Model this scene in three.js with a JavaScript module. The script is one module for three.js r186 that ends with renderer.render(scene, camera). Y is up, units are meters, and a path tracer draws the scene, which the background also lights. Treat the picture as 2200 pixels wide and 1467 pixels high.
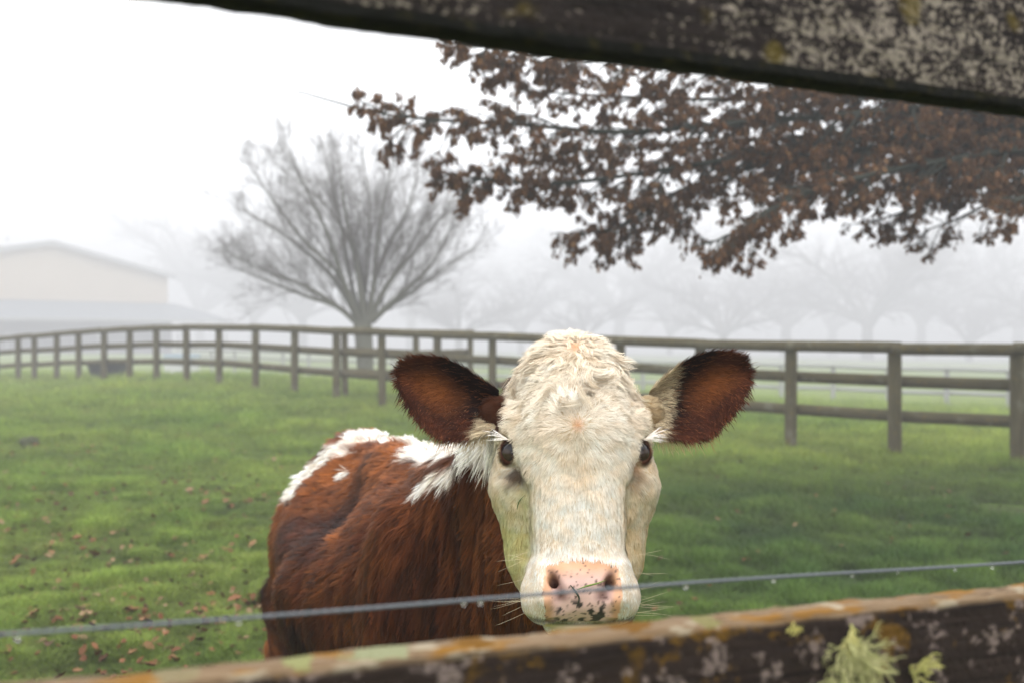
import * as THREE from 'three';
import { ImprovedNoise } from 'three/addons/math/ImprovedNoise.js';
import { mergeGeometries } from 'three/addons/utils/BufferGeometryUtils.js';

// ---------------------------------------------------------------- camera, sky, sun, haze, exposure
const scene = new THREE.Scene();
const EYE = 1.39;
const camera = new THREE.PerspectiveCamera(37.86, 1.5, 0.05, 1600);
camera.position.set(0, EYE, 0);
camera.lookAt(0, EYE - 0.01145, -1);
camera.filmGauge = 36;
camera.focus = 1.43;
camera.userData.fStop = 4.6;
{
  const W = 128, H = 64, data = new Float32Array(W * H * 4);
  for (let j = 0; j < H; j++) {
    const el = ((j + 0.5) / H - 0.5) * Math.PI, up = Math.max(0, Math.sin(el));
    const k = el > 0 ? 2.3 * (0.82 + 0.42 * up) : 0.5;
    for (let i = 0; i < W; i++) data.set([k * 0.985, k * 0.995, k * 1.02, 1], (j * W + i) * 4);
  }
  const sky = new THREE.DataTexture(data, W, H, THREE.RGBAFormat, THREE.FloatType);
  sky.mapping = THREE.EquirectangularReflectionMapping; sky.magFilter = THREE.LinearFilter; sky.needsUpdate = true;
  scene.background = sky; scene.environment = sky;
}
const sun = new THREE.DirectionalLight(new THREE.Color(1, 0.97, 0.92), 0.9);
sun.position.set(6, 22, 6); sun.target.position.set(0, 0, -6); sun.castShadow = true; sun.shadow.radius = 60;
sun.shadow.mapSize.set(2048, 2048);
Object.assign(sun.shadow.camera, { left: -30, right: 30, top: 30, bottom: -30, near: 1, far: 120 });
scene.add(sun, sun.target);
scene.fog = new THREE.FogExp2(new THREE.Color(0.985, 0.99, 1.0), 0.0076);
const EXPOSURE = 1.5;

// ---------------------------------------------------------------- helpers
const V = (x, y, z) => new THREE.Vector3(x, y, z);
const { clamp, lerp, smoothstep } = THREE.MathUtils;
let seedState = 1;
const seed = (s) => { seedState = s >>> 0; };
const rnd = () => { seedState = (seedState + 0x6d2b79f5) | 0; let t = Math.imul(seedState ^ (seedState >>> 15), 1 | seedState); t = (t + Math.imul(t ^ (t >>> 7), 61 | t)) ^ t; return ((t ^ (t >>> 14)) >>> 0) / 4294967296; };
const rr = (a, b) => a + (b - a) * rnd();
const perlin = new ImprovedNoise();
const n3 = (x, y, z) => perlin.noise(x, y, z);
const fbm = (x, y, z, o = 4) => { let s = 0, a = 0.5; for (let i = 0; i < o; i++) { s += a * n3(x, y, z); x *= 2.03; y *= 2.03; z *= 2.03; a *= 0.5; } return s; };
const FL = 2139;                                                    // focal length of the photograph in its own pixels
const P = (px, py, d) => V(((px - 1100) / FL) * d, EYE - ((py - 709) / FL) * d, -d);
const used = {};
function numbered(name) { const k = (used[name] = (used[name] ?? -1) + 1); return k ? `${name}_${String(k).padStart(3, '0')}` : name; }
function shade(o) { o.castShadow = o.receiveShadow = true; return o; }
function tag(o, label, category, group, kind) { o.userData = { label }; if (category) o.userData.category = category; if (group) o.userData.group = group; if (kind) o.userData.kind = kind; return o; }
function base(name, pos) { const g = new THREE.Group(); g.name = numbered(name); g.position.copy(pos); scene.add(g); return g; }
function part(name, geo, mat, parent, kind) { const m = shade(new THREE.Mesh(geo, mat)); m.name = name; if (kind) m.userData.kind = kind; (parent ?? scene).add(m); return m; }
function copyOf(o) { const c = o.clone(); c.name = numbered(o.name.replace(/_\d{3}$/, '')); c.userData = { ...o.userData }; scene.add(c); return c; }
const std = (r, g, b, rough = 0.9, more = {}) => new THREE.MeshPhysicalMaterial({ specularIntensity: rough > 0.75 ? 0.25 : 0.8, color: new THREE.Color().setRGB(r, g, b), roughness: rough, ...more });

class Soup {                                                        // an indexed triangle list with colours
  constructor() { this.p = []; this.n = []; this.c = []; this.u = []; this.i = []; }
  vert(x, y, z, nx, ny, nz, r = 1, g = 1, b = 1, u = 0, v = 0) { this.p.push(x, y, z); this.n.push(nx, ny, nz); this.c.push(r, g, b); this.u.push(u, v); return this.p.length / 3 - 1; }
  tri(a, b, c) { this.i.push(a, b, c); }
  geo(origin) {
    const g = new THREE.BufferGeometry();
    g.setAttribute('position', new THREE.BufferAttribute(new Float32Array(this.p), 3));
    g.setAttribute('normal', new THREE.BufferAttribute(new Float32Array(this.n), 3));
    g.setAttribute('color', new THREE.BufferAttribute(new Float32Array(this.c), 3));
    g.setAttribute('uv', new THREE.BufferAttribute(new Float32Array(this.u), 2));
    g.setIndex(new THREE.BufferAttribute(new Uint32Array(this.i), 1));
    if (origin) g.translate(-origin.x, -origin.y, -origin.z);
    return g;
  }
  // a tube through pts with radii, closed at its end
  tube(pts, radii, sides, col = [1, 1, 1]) {
    let u = V(0, 0, 1), rows = [];
    const t = V(0, 0, 0), w = V(0, 0, 0);
    for (let k = 0; k < pts.length; k++) {
      t.subVectors(pts[Math.min(k + 1, pts.length - 1)], pts[Math.max(k - 1, 0)]).normalize();
      if (Math.abs(t.dot(u)) > 0.95) u = Math.abs(t.x) < 0.8 ? V(1, 0, 0) : V(0, 1, 0);
      u = u.clone().addScaledVector(t, -u.dot(t)).normalize(); w.crossVectors(t, u);
      const row = [];
      for (let s = 0; s <= sides; s++) {
        const a = (s / sides) * Math.PI * 2, c = Math.cos(a), d = Math.sin(a), nx = u.x * c + w.x * d, ny = u.y * c + w.y * d, nz = u.z * c + w.z * d, r = radii[k];
        row.push(this.vert(pts[k].x + nx * r, pts[k].y + ny * r, pts[k].z + nz * r, nx, ny, nz, ...col, s / sides, k / (pts.length - 1)));
      }
      rows.push(row);
    }
    for (let k = 0; k + 1 < rows.length; k++) for (let s = 0; s < sides; s++) {
      const a = rows[k][s], b = rows[k][s + 1], c = rows[k + 1][s], d = rows[k + 1][s + 1];
      this.tri(a, b, c); this.tri(b, d, c);
    }
  }
}
const smoothPath = (pts, n) => new THREE.CatmullRomCurve3(pts).getPoints(n);

function colourTexture(W, H, fn, srgb = false) {                    // fn(u, v) -> linear [r, g, b]
  const data = new Uint8Array(W * H * 4), enc = (x) => Math.round(255 * (x <= 0.0031308 ? 12.92 * x : 1.055 * Math.pow(clamp(x, 0, 1), 1 / 2.4) - 0.055));
  for (let j = 0; j < H; j++) for (let i = 0; i < W; i++) { const c = fn((i + 0.5) / W, (j + 0.5) / H), o = (j * W + i) * 4; data[o] = enc(c[0]); data[o + 1] = enc(c[1]); data[o + 2] = enc(c[2]); data[o + 3] = 255; }
  const t = new THREE.DataTexture(data, W, H); t.colorSpace = THREE.SRGBColorSpace; t.wrapS = t.wrapT = THREE.RepeatWrapping; t.magFilter = THREE.LinearFilter; t.needsUpdate = true; return t;
}
function greyTexture(W, H, fn) {
  const data = new Uint8Array(W * H * 4);
  for (let j = 0; j < H; j++) for (let i = 0; i < W; i++) { const c = Math.round(255 * clamp(fn((i + 0.5) / W, (j + 0.5) / H), 0, 1)), o = (j * W + i) * 4; data[o] = data[o + 1] = data[o + 2] = c; data[o + 3] = 255; }
  const t = new THREE.DataTexture(data, W, H); t.wrapS = t.wrapT = THREE.RepeatWrapping; t.magFilter = THREE.LinearFilter; t.needsUpdate = true; return t;
}
const mix3 = (a, b, t) => [lerp(a[0], b[0], t), lerp(a[1], b[1], t), lerp(a[2], b[2], t)];

// ---------------------------------------------------------------- ground
const fenceDepth = (x) => 14.3 - 0.87 * x;
function groundY(x, z) {
  const d = -z, fd = fenceDepth(x);
  let h = 0.26 * Math.exp(-(((x + 5.6) / 5.2) ** 2)) * smoothstep(d, 7, 18) * (1 - smoothstep(d - fd, 2, 14));
  h -= 0.95 * smoothstep(d - fd, 0, 30) + 0.017 * Math.max(0, d - fd - 24);
  h += 0.05 * n3(x * 0.45, 3.1, z * 0.45) * smoothstep(d, 1.5, 5) + 0.035 * n3(x * 1.3, 7.7, z * 1.3) + 0.018 * n3(x * 3.1, 2.7, z * 3.1);
  return h;
}
function grassColour(x, z) {
  const a = fbm(x * 0.35, 1.3, z * 0.35, 3), b = fbm(x * 1.7, 5.3, z * 1.7, 3), c = fbm(x * 6, 2.2, z * 6, 2);
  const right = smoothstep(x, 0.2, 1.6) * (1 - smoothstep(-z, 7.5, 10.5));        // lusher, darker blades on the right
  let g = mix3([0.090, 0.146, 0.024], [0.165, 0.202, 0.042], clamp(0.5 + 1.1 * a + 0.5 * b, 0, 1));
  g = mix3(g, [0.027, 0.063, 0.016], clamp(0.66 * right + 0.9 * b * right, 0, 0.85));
  const dry = clamp(-0.15 + 1.5 * c - 0.6 * right, 0, 0.35);
  return mix3(g, [0.115, 0.088, 0.03], dry);
}
{
  const rows = [], xs = [];
  for (let d = -14; d < 36; d += 0.4) rows.push(d);
  for (let d = 36, s = 0.6; d < 800; d += s, s *= 1.25) rows.push(d);
  for (let x = -1; x <= 1.00001; x += 1 / 110) xs.push(Math.sign(x) * (Math.abs(x) < 0.6 ? Math.abs(x) * 36 : 21.6 + (Math.abs(x) - 0.6) ** 2 * 2600));
  const s = new Soup();
  for (const d of rows) for (const x of xs) {
    const e = 0.15, hy = groundY(x, -d), nx = groundY(x - e, -d) - groundY(x + e, -d), nz = groundY(x, -d - e) - groundY(x, -d + e), n = V(nx, 2 * e, nz).normalize();
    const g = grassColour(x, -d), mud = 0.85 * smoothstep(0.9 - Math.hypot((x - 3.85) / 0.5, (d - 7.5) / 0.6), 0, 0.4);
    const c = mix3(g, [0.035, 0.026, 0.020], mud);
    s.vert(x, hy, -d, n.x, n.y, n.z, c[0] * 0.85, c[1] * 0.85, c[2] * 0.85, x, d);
  }
  const w = xs.length;
  for (let j = 0; j + 1 < rows.length; j++) for (let i = 0; i + 1 < w; i++) { const a = j * w + i; s.tri(a, a + 1, a + w); s.tri(a + 1, a + w + 1, a + w); }
  const ground = part('ground', s.geo(), new THREE.MeshPhysicalMaterial({ specularIntensity: 0.1, vertexColors: true, roughness: 1, bumpMap: greyTexture(256, 256, (u, v) => 0.5 + fbm(u * 16, v * 16, 4.4, 4)), bumpScale: 0.02 }));
  tag(ground, 'green grassy paddock ground reaching back into the fog', null, null, 'structure');
}
// grass blades: tufts of a few bent blades
{
  seed(11);
  const tuft = (nb, hgt, spread) => {
    const s = new Soup();
    for (let k = 0; k < nb; k++) {
      const a = rnd() * 6.283, r = spread * Math.sqrt(rnd()), x = Math.cos(a) * r, z = Math.sin(a) * r, b = rnd() * 6.283, bx = Math.cos(b), bz = Math.sin(b), h = hgt * rr(0.5, 1.15), lean = h * rr(0.3, 1.2), w = rr(0.0022, 0.0038);
      const t = rr(0.75, 1.3), col = [t * rr(0.9, 1.15), t, t * rr(0.8, 1.1)];
      const n = V(-bx * 0.4, 0.85, -bz * 0.4).normalize();
      let prev = null;
      for (let q = 0; q <= 2; q++) {
        const f = q / 2, px = x + bx * lean * f * f, pz = z + bz * lean * f * f, py = h * f * (1 - 0.25 * f), ww = w * (1 - f * 0.85);
        const i = s.vert(px - bz * ww, py, pz + bx * ww, n.x, n.y, n.z, ...col), j = s.vert(px + bz * ww, py, pz - bx * ww, n.x, n.y, n.z, ...col);
        if (prev) { s.tri(prev[0], prev[1], i); s.tri(prev[1], j, i); }
        prev = [i, j];
      }
    }
    const g = s.geo(); g.deleteAttribute('normal'); return g;
  };
  const mat = new THREE.MeshPhysicalMaterial({ vertexColors: true, roughness: 0.8, transmission: 0.4, thickness: 0, specularIntensity: 0.15 });
  const lay = (name, geo, count, sample, label, tall) => {
    const m = shade(new THREE.InstancedMesh(geo, mat, count)), M = new THREE.Matrix4(), q = new THREE.Quaternion(), e = new THREE.Euler(), c = new THREE.Color();
    for (let i = 0; i < count; i++) {
      const [x, z] = sample(), k = fbm(x * 0.9, 9.1, z * 0.9, 3), k2 = fbm(x * 4, 9.1, z * 4, 2), k3 = n3(x * 2.3, 5.5, z * 1.7), s = (0.82 + 1.5 * k + 1.4 * k2 + 0.7 * k3 + rr(-0.2, 0.35)) * tall * (x > 0.4 ? 1.5 : 1.1);
      e.set(rr(-0.2, 0.2), rnd() * 6.283, rr(-0.2, 0.2)); q.setFromEuler(e);
      const mudded = Math.hypot((x - 3.85) / 0.5, (-z - 7.5) / 0.6) < 0.8;
      M.compose(V(x, groundY(x, z) - 0.004, z), q, V(1, clamp(s, 0.2, 2.8), 1).multiplyScalar(mudded ? 0.05 : Math.max(1, -z / 9))); m.setMatrixAt(i, M);
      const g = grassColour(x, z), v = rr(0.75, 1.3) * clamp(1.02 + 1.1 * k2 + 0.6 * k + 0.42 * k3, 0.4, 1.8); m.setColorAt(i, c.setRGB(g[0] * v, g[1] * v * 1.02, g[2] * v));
    }
    m.name = name; tag(m, label, null, null, 'stuff'); scene.add(m);
  };
  const inView = (d0, d1) => () => { const t = rnd(), d = 1 / (1 / d0 + (1 / d1 - 1 / d0) * t), x = rr(-0.62, 0.62) * d; return [x, -d]; };
  lay('grass', tuft(16, 0.07, 0.06), 110000, inView(2.6, 9), 'short damp green grass of the paddock near the cow', 1);
  lay('distant_grass', tuft(14, 0.07, 0.10), 60000, inView(8.5, 30), 'pale green grass fading into the fog', 0.9);
  const side = () => [rr(-4, 4), rr(-7, 1.5)];
  lay('surrounding_grass', tuft(12, 0.06, 0.08), 14000, side, 'short green grass around the front fence', 0.8);
}
// fallen leaves
{
  seed(21);
  const leaf = (bend, curl) => {
    const s = new Soup(), N = 6, pts = [];
    for (let k = 0; k <= N; k++) { const f = k / N, w = 0.024 * Math.sin(Math.PI * Math.pow(f, 0.8)) * (k % 2 ? 1.25 : 0.75) + 0.002; pts.push([f * 0.085 - 0.04, w]); }
    let prev = null;
    for (const [x, w] of pts) {
      const y = 0.006 + bend * x * x * 9, e = curl * w;
      const row = [s.vert(x, y + e, -w, 0, 1, 0.3), s.vert(x, y, 0, 0, 1, 0), s.vert(x, y + e * 0.7, w, 0, 1, -0.3)];
      if (prev) for (let j = 0; j < 2; j++) { s.tri(prev[j], prev[j + 1], row[j]); s.tri(prev[j + 1], row[j + 1], row[j]); }
      prev = row;
    }
    return s.geo();
  };
  const shapes = [leaf(0.5, 0.6), leaf(0.9, 1.1), leaf(-0.2, 0.4)], tones = [[0.11, 0.045, 0.02], [0.19, 0.105, 0.05], [0.23, 0.15, 0.085], [0.06, 0.028, 0.016], [0.15, 0.065, 0.03]];
  const mats = tones.map((t) => std(...t, 0.8));
  const M = new THREE.Matrix4(), q = new THREE.Quaternion(), c = new THREE.Color();
  const where = (k) => { for (;;) { const d = 1 / (1 / 3.6 + (1 / 13 - 1 / 3.6) * rnd()), px = rnd() < 0.82 ? rr(-30, 640) : rr(1380, 2230), x = ((px - 1100) / FL) * d; if (fbm(x * 1.2, 4, d * 1.2, 3) > rr(-0.35, 0.22)) return [x, -d]; } };
  for (let i = 0; i < 70; i++) {                                    // the larger ones, one by one
    const [x, z] = where(), m = shade(new THREE.Mesh(shapes[i % 3], mats[(i * 7) % 5]));
    m.name = numbered('fallen_leaf'); m.position.set(x, groundY(x, z) + 0.03 + rr(0, 0.025), z); m.rotation.set(rr(-0.5, 0.5), rnd() * 6.28, rr(-0.5, 0.5)); m.scale.setScalar(rr(0.55, 0.95));
    tag(m, 'dry curled brown leaf fallen on the green grass', 'leaf', 'fallen leaves lying on the grass'); scene.add(m);
  }
  const n = 1100, litter = shade(new THREE.InstancedMesh(shapes[1], std(1, 1, 1, 0.8), n));
  for (let i = 0; i < n; i++) {
    const [x, z] = where(); q.setFromEuler(new THREE.Euler(rr(-0.7, 0.7), rnd() * 6.28, rr(-0.7, 0.7)));
    M.compose(V(x, groundY(x, z) + 0.02 + rr(0, 0.03), z), q, V(1, 1, 1).multiplyScalar(rr(0.25, 0.6))); litter.setMatrixAt(i, M);
    const t = tones[(i * 3) % 5], v = rr(0.7, 1.2); litter.setColorAt(i, c.setRGB(t[0] * v, t[1] * v, t[2] * v));
  }
  litter.name = 'leaf_litter'; tag(litter, 'scatter of small brown leaf pieces in the grass', null, null, 'stuff'); scene.add(litter);
}

// ---------------------------------------------------------------- barn far off in the fog
{
  const BS = 2.05, C = V(-25.6 * BS, 0, -74 * BS), along = V(-0.589, 0, 0.807), out = V(0.807, 0, 0.589), gy = -1.2;
  const at = (a, o, y) => V(C.x + (along.x * a + out.x * o) * BS, EYE + (y - EYE) * BS, C.z + (along.z * a + out.z * o) * BS);
  const cream = std(0.42, 0.345, 0.26, 0.8), grey = std(0.13, 0.14, 0.15, 0.8), shadeMat = std(0.05, 0.05, 0.055, 0.9), trim = std(0.26, 0.26, 0.26, 0.7);
  const b = base('barn', at(9, 0, gy - 0.4));
  tag(b, 'large cream gabled barn with a grey lean-to roof, faded by fog', 'barn');
  const slab = (pts, thick) => {                                    // a flat polygon given thickness along its normal
    const n = V(0, 0, 0).crossVectors(pts[1].clone().sub(pts[0]), pts[2].clone().sub(pts[0])).normalize().multiplyScalar(thick), g = new THREE.BufferGeometry(), p = [], add = (...q) => q.forEach((v) => p.push(v.x - b.position.x, v.y - b.position.y, v.z - b.position.z));
    const back = pts.map((v) => v.clone().sub(n));
    for (let k = 1; k + 1 < pts.length; k++) { add(pts[0], pts[k], pts[k + 1]); add(back[0], back[k + 1], back[k]); }
    for (let k = 0; k < pts.length; k++) { const l = (k + 1) % pts.length; add(pts[k], back[k], pts[l]); add(pts[l], back[k], back[l]); }
    g.setAttribute('position', new THREE.BufferAttribute(new Float32Array(p), 3)); g.computeVertexNormals(); return g;
  };
  const ridge = 7.15, eave = 5.35;
  part('gable_wall', slab([at(0, 0, 3.3), at(0, 0, eave), at(9.1, 0, ridge), at(18.2, 0, eave), at(18.2, 0, 3.3)], 0.2), cream, b);
  part('wall', slab([at(0, -20, gy), at(0, -20, eave), at(0, -0.2, eave), at(0, -0.2, gy)], 0.2), cream, b);
  part('wall', slab([at(18.2, -0.2, gy), at(18.2, -0.2, eave), at(18.2, -20, eave), at(18.2, -20, gy)], 0.2), cream, b);
  part('shaded_lower_wall', slab([at(0, 0, gy), at(0, 0, 3.29), at(18.2, 0, 3.29), at(18.2, 0, gy)], 0.2), grey, b);  // cream wall under the lean-to, its shade painted in as grey
  part('roof', slab([at(-0.4, 0.35, eave), at(-0.4, -20.3, eave), at(9.1, -20.3, ridge + 0.1), at(9.1, 0.35, ridge + 0.1)], -0.14), grey, b);
  part('roof', slab([at(9.1, 0.35, ridge + 0.1), at(9.1, -20.3, ridge + 0.1), at(18.6, -20.3, eave), at(18.6, 0.35, eave)], -0.14), grey, b);
  part('roof_edge', slab([at(-0.45, 0.4, eave - 0.2), at(-0.45, 0.4, eave + 0.12), at(9.1, 0.4, ridge + 0.24), at(9.1, 0.4, ridge - 0.1)], 0.05), trim, b);
  part('roof_edge', slab([at(9.1, 0.4, ridge - 0.1), at(9.1, 0.4, ridge + 0.24), at(18.65, 0.4, eave + 0.12), at(18.65, 0.4, eave - 0.2)], 0.05), trim, b);
  part('lean_to_roof', slab([at(-2.6, 4.2, 2.1), at(-0.6, 0.05, 3.36), at(19, 0.05, 3.36), at(20.5, 4.2, 2.1)], 0.12), grey, b);
  part('lean_to_roof', slab([at(-2.6, 4.2, 2.09), at(-2.6, -20, 2.09), at(-0.1, -20, 3.3), at(-0.1, 0, 3.3)], 0.1), grey, b);
  part('gutter', slab([at(-2.65, 4.3, 1.95), at(-2.65, 4.3, 2.16), at(20.5, 4.3, 2.16), at(20.5, 4.3, 1.95)], 0.08), trim, b);
  part('lean_to_shade', slab([at(2.2, 3.6, gy), at(2.2, 3.6, 2.0), at(20, 3.6, 2.0), at(20, 3.6, gy)], 0.1), shadeMat, b);  // added dark sheet standing for the shade in the open lean-to front
  for (const a of [-2.2, 1.9, 8, 14]) part('post', new THREE.BoxGeometry(0.18, 3.3, 0.18).translate(...at(a, 3.95, gy + 1.6).sub(b.position).toArray()), trim, b);
  part('vent_pipe', new THREE.CylinderGeometry(0.09, 0.09, 0.7, 8).translate(...at(10.4, -3, ridge + 0.35).sub(b.position).toArray()), trim, b);
}

// ---------------------------------------------------------------- timber fences
const woodTex = colourTexture(512, 512, (u, v) => {
  const g = fbm(u * 6, v * 70, 1.2, 4), s = fbm(u * 22, v * 22, 8.1, 3), l = fbm(u * 9, v * 9, 3.3, 4);
  let c = mix3([0.046, 0.039, 0.020], [0.108, 0.092, 0.052], clamp(0.5 + 1.1 * g, 0, 1));
  c = mix3(c, [0.15, 0.145, 0.11], smoothstep(l, 0.12, 0.42) * 0.6);
  return mix3(c, [0.14, 0.10, 0.022], smoothstep(s, 0.18, 0.4) * 0.55);
});
const woodMat = new THREE.MeshPhysicalMaterial({ specularIntensity: 0.3, map: woodTex, roughness: 0.95, bumpMap: greyTexture(256, 256, (u, v) => 0.5 + fbm(u * 5, v * 60, 6, 4)), bumpScale: 0.004 });
const paleMat = std(0.30, 0.30, 0.29, 0.9);  // fog haze on the far fence partly put into this paler colour
function beam(a, b, h, t) {                                         // a chamfered timber from a to b: h tall, t thick
  const ax = b.clone().sub(a), L = ax.length(); ax.normalize();
  const up = V(0, 1, 0).addScaledVector(ax, -ax.y).normalize();
  const side = Math.abs(ax.y) > 0.9 ? V(1, 0, 0) : V(0, 0, 0).crossVectors(ax, up).normalize(), top = Math.abs(ax.y) > 0.9 ? V(0, 0, 1) : up, ch = Math.min(h, t) * 0.14;
  const ring = [[-h / 2, -t / 2 + ch], [-h / 2 + ch, -t / 2], [h / 2 - ch, -t / 2], [h / 2, -t / 2 + ch], [h / 2, t / 2 - ch], [h / 2 - ch, t / 2], [-h / 2 + ch, t / 2], [-h / 2, t / 2 - ch]];
  const s = new Soup(), off = rnd() * 9, ends = [];
  for (const e of [0, 1]) {
    const row = [];
    let v = off;
    for (let k = 0; k <= 8; k++) {
      const [y, z] = ring[k % 8], o = a.clone().addScaledVector(ax, e * L).addScaledVector(top, y).addScaledVector(side, z), n = top.clone().multiplyScalar(y / h).addScaledVector(side, z / t).normalize();
      if (k) v += Math.hypot(y - ring[k - 1][0], z - ring[k - 1][1]);
      row.push(s.vert(o.x, o.y, o.z, n.x, n.y, n.z, 1, 1, 1, off + e * L * 0.7, v * 0.7));
    }
    ends.push(row);
  }
  for (let k = 0; k < 8; k++) { s.tri(ends[0][k], ends[0][k + 1], ends[1][k]); s.tri(ends[0][k + 1], ends[1][k + 1], ends[1][k]); }
  for (const e of [0, 1]) {
    const sg = e ? 1 : -1, c = ring.map(([y, z]) => { const o = a.clone().addScaledVector(ax, e * L).addScaledVector(top, y).addScaledVector(side, z); return s.vert(o.x, o.y, o.z, ax.x * sg, ax.y * sg, ax.z * sg, 1, 1, 1, off + y, off + z); });
    for (let k = 1; k < 7; k++) e ? s.tri(c[0], c[k], c[k + 1]) : s.tri(c[0], c[k + 1], c[k]);
  }
  return s.geo();
}
function fence(name, label, spots, mat, { height = 1.25, levels = [1.25, 0.89, 0.52], postW = 0.125, railH = 0.125, railT = 0.045, tops = null }) {
  const mid = spots[spots.length >> 1], b = base(name, V(mid[0], groundY(mid[0], mid[1]), mid[1]));
  tag(b, label, 'fence');
  const top = spots.map(([x, z], i) => (tops ? tops[i] : groundY(x, z) + height)), rel = (v) => v.sub(b.position);
  spots.forEach(([x, z], i) => part('post', beam(rel(V(x, groundY(x, z) - 0.1, z)), rel(V(x + rr(-0.012, 0.012), top[i] - 0.015 + rr(0, 0.02), z)), postW, postW * 0.95), mat, b));
  for (let i = 0; i + 1 < spots.length; i++) {
    const [x0, z0] = spots[i], [x1, z1] = spots[i + 1], dx = x1 - x0, dz = z1 - z0, L = Math.hypot(dx, dz), ox = (dz / L), oz = -(dx / L), sg = oz > 0 ? 1 : -1;
    levels.forEach((lv, k) => {
      const off = (k ? -1 : 1) * sg * (postW / 2 + railT / 2 + 0.004), drop = height - lv + railH / 2;
      part('rail', beam(rel(V(x0 + ox * off, top[i] - drop + rr(-0.012, 0.012), z0 + oz * off)), rel(V(x1 + ox * off, top[i + 1] - drop + rr(-0.012, 0.012), z1 + oz * off)), railH, railT), mat, b);
    });
  }
  return b;
}
seed(31);
{
  const posts = [[2480, 736, 9.0], [2190, 737, 9.95], [1925, 735, 10.7], [1700, 731, 11.5], [1505, 727, 12.4], [1335, 722, 13.2], [1190, 717, 14.0], [1057, 713, 14.8], [938, 709, 15.4], [821, 705, 16.1], [722, 702, 16.9], [632, 699, 17.9], [548, 697, 19], [470, 696, 20.1], [400, 697, 21], [335, 699, 22], [277, 702, 22.9], [222, 705, 23.7], [168, 709, 24.6], [120, 713, 25.3], [72, 717, 26], [37, 720, 26.6], [-10, 724, 27.3], [-60, 728, 28]];
  const pts = posts.map(([px, py, d]) => P(px, py, d));
  fence('paddock_fence', 'weathered brown three-rail timber fence curving across behind the cow', pts.map((p) => [p.x, p.z]), woodMat, { tops: pts.map((p) => p.y) });
  const q = [[741, 703, 17.6], [893, 707, 17.4], [1010, 709, 18.6]].map((a) => P(...a));
  fence('tree_guard_fence', 'short timber fence running just behind the long fence by the bare tree', q.map((p) => [p.x, p.z]), woodMat, { tops: q.map((p) => p.y), postW: 0.11 });
  const far = []; 
  for (let i = 0; i <= 26; i++) { const x = lerp(20, -16.2, i / 26), z = lerp(-25, -50, i / 26); far.push([x, z]); }
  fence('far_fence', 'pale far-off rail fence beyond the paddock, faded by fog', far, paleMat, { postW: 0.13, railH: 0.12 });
}

// ---------------------------------------------------------------- trough and bin by the far fence
{
  const p = P(203, 815, 25.5), gy = groundY(p.x, p.z), prof = [[0.44, 0], [0.55, 0.36], [0.6, 0.38], [0.6, 0.42], [0.56, 0.42], [0.52, 0.36], [0.43, 0.05], [0, 0.05]].map(([r, y]) => new THREE.Vector2(r, y));
  const t = base('feed_trough', V(p.x, gy, p.z - 0.9)); tag(t, 'dark round rubber feed tub standing by the far left fence', 'trough');
  part('tub', new THREE.LatheGeometry(prof, 28), std(0.025, 0.028, 0.036, 0.6), t);
  part('rim', new THREE.TorusGeometry(0.585, 0.025, 8, 28).rotateX(Math.PI / 2).translate(0, 0.41, 0), std(0.03, 0.033, 0.042, 0.6), t);
  const q = P(390, 775, 40), g2 = groundY(q.x, q.z), b = base('water_tank', V(q.x, g2, q.z)); tag(b, 'pale blue-topped box tank beyond the fence near the barn', 'tank');
  part('tank_body', new THREE.BoxGeometry(1.15, 0.75, 0.8).translate(0, 0.375, 0), std(0.45, 0.45, 0.45, 0.7), b);
  part('lid', new THREE.BoxGeometry(1.22, 0.12, 0.86).translate(0, 0.812, 0), std(0.26, 0.33, 0.40, 0.6), b);
}
// small dark clod on the left, spider thread left out
{
  const p = P(62, 968, 11.0); seed(41);
  const g = new THREE.IcosahedronGeometry(0.085, 3), a = g.attributes.position;
  for (let i = 0; i < a.count; i++) { const x = a.getX(i), y = a.getY(i), z = a.getZ(i), k = 1 + 0.7 * n3(x * 14, y * 14, z * 14); a.setXYZ(i, x * k * 1.15, Math.max(-0.03, y * k * 0.85), z * k); }
  g.computeVertexNormals();
  const m = part('dung_clod', g, std(0.05, 0.055, 0.03, 1)); m.position.set(p.x, groundY(p.x, p.z) + 0.03, p.z);
  tag(m, 'small dark lumpy clod lying on the grass at the left', 'dung');
}

// ---------------------------------------------------------------- bare trees
const bark = std(0.088, 0.086, 0.064, 0.95), twigMat = std(0.075, 0.062, 0.052, 0.9);
function sprout(soup, from, dir, len, r, level, o) {                // a branch that forks into finer ones
  const n = level > 1 ? 4 : 3, pts = [from.clone()], d = dir.clone(), rad = [r];
  for (let k = 1; k <= n; k++) {
    d.x += rr(-o.wild, o.wild); d.z += rr(-o.wild, o.wild); d.y += rr(-o.wild, o.wild) + o.rise; d.normalize();
    pts.push(pts[k - 1].clone().addScaledVector(d, len / n)); rad.push(r * (1 - 0.8 * (k / n)) + 0.0012);
  }
  soup.tube(pts, rad, level > 1 ? 4 : 3);
  if (level <= 0) return;
  const m = Math.round(o.kids[level] * rr(0.8, 1.2));
  for (let k = 0; k < m; k++) {
    const f = rr(0.15, 1), i = Math.min(n - 1, Math.floor(f * n)), p = pts[i].clone().lerp(pts[i + 1], f * n - i), t = pts[i + 1].clone().sub(pts[i]).normalize();
    const s = V(rr(-1, 1), rr(-0.6, 1), rr(-1, 1)).addScaledVector(t, 0).normalize(), nd = t.clone().multiplyScalar(1).addScaledVector(s, o.spread).normalize();
    sprout(soup, p, nd, len * rr(0.42, 0.68) * (1.1 - 0.35 * f), Math.max(rad[i] * 0.5, 0.0018), level - 1, o);
  }
}
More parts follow.
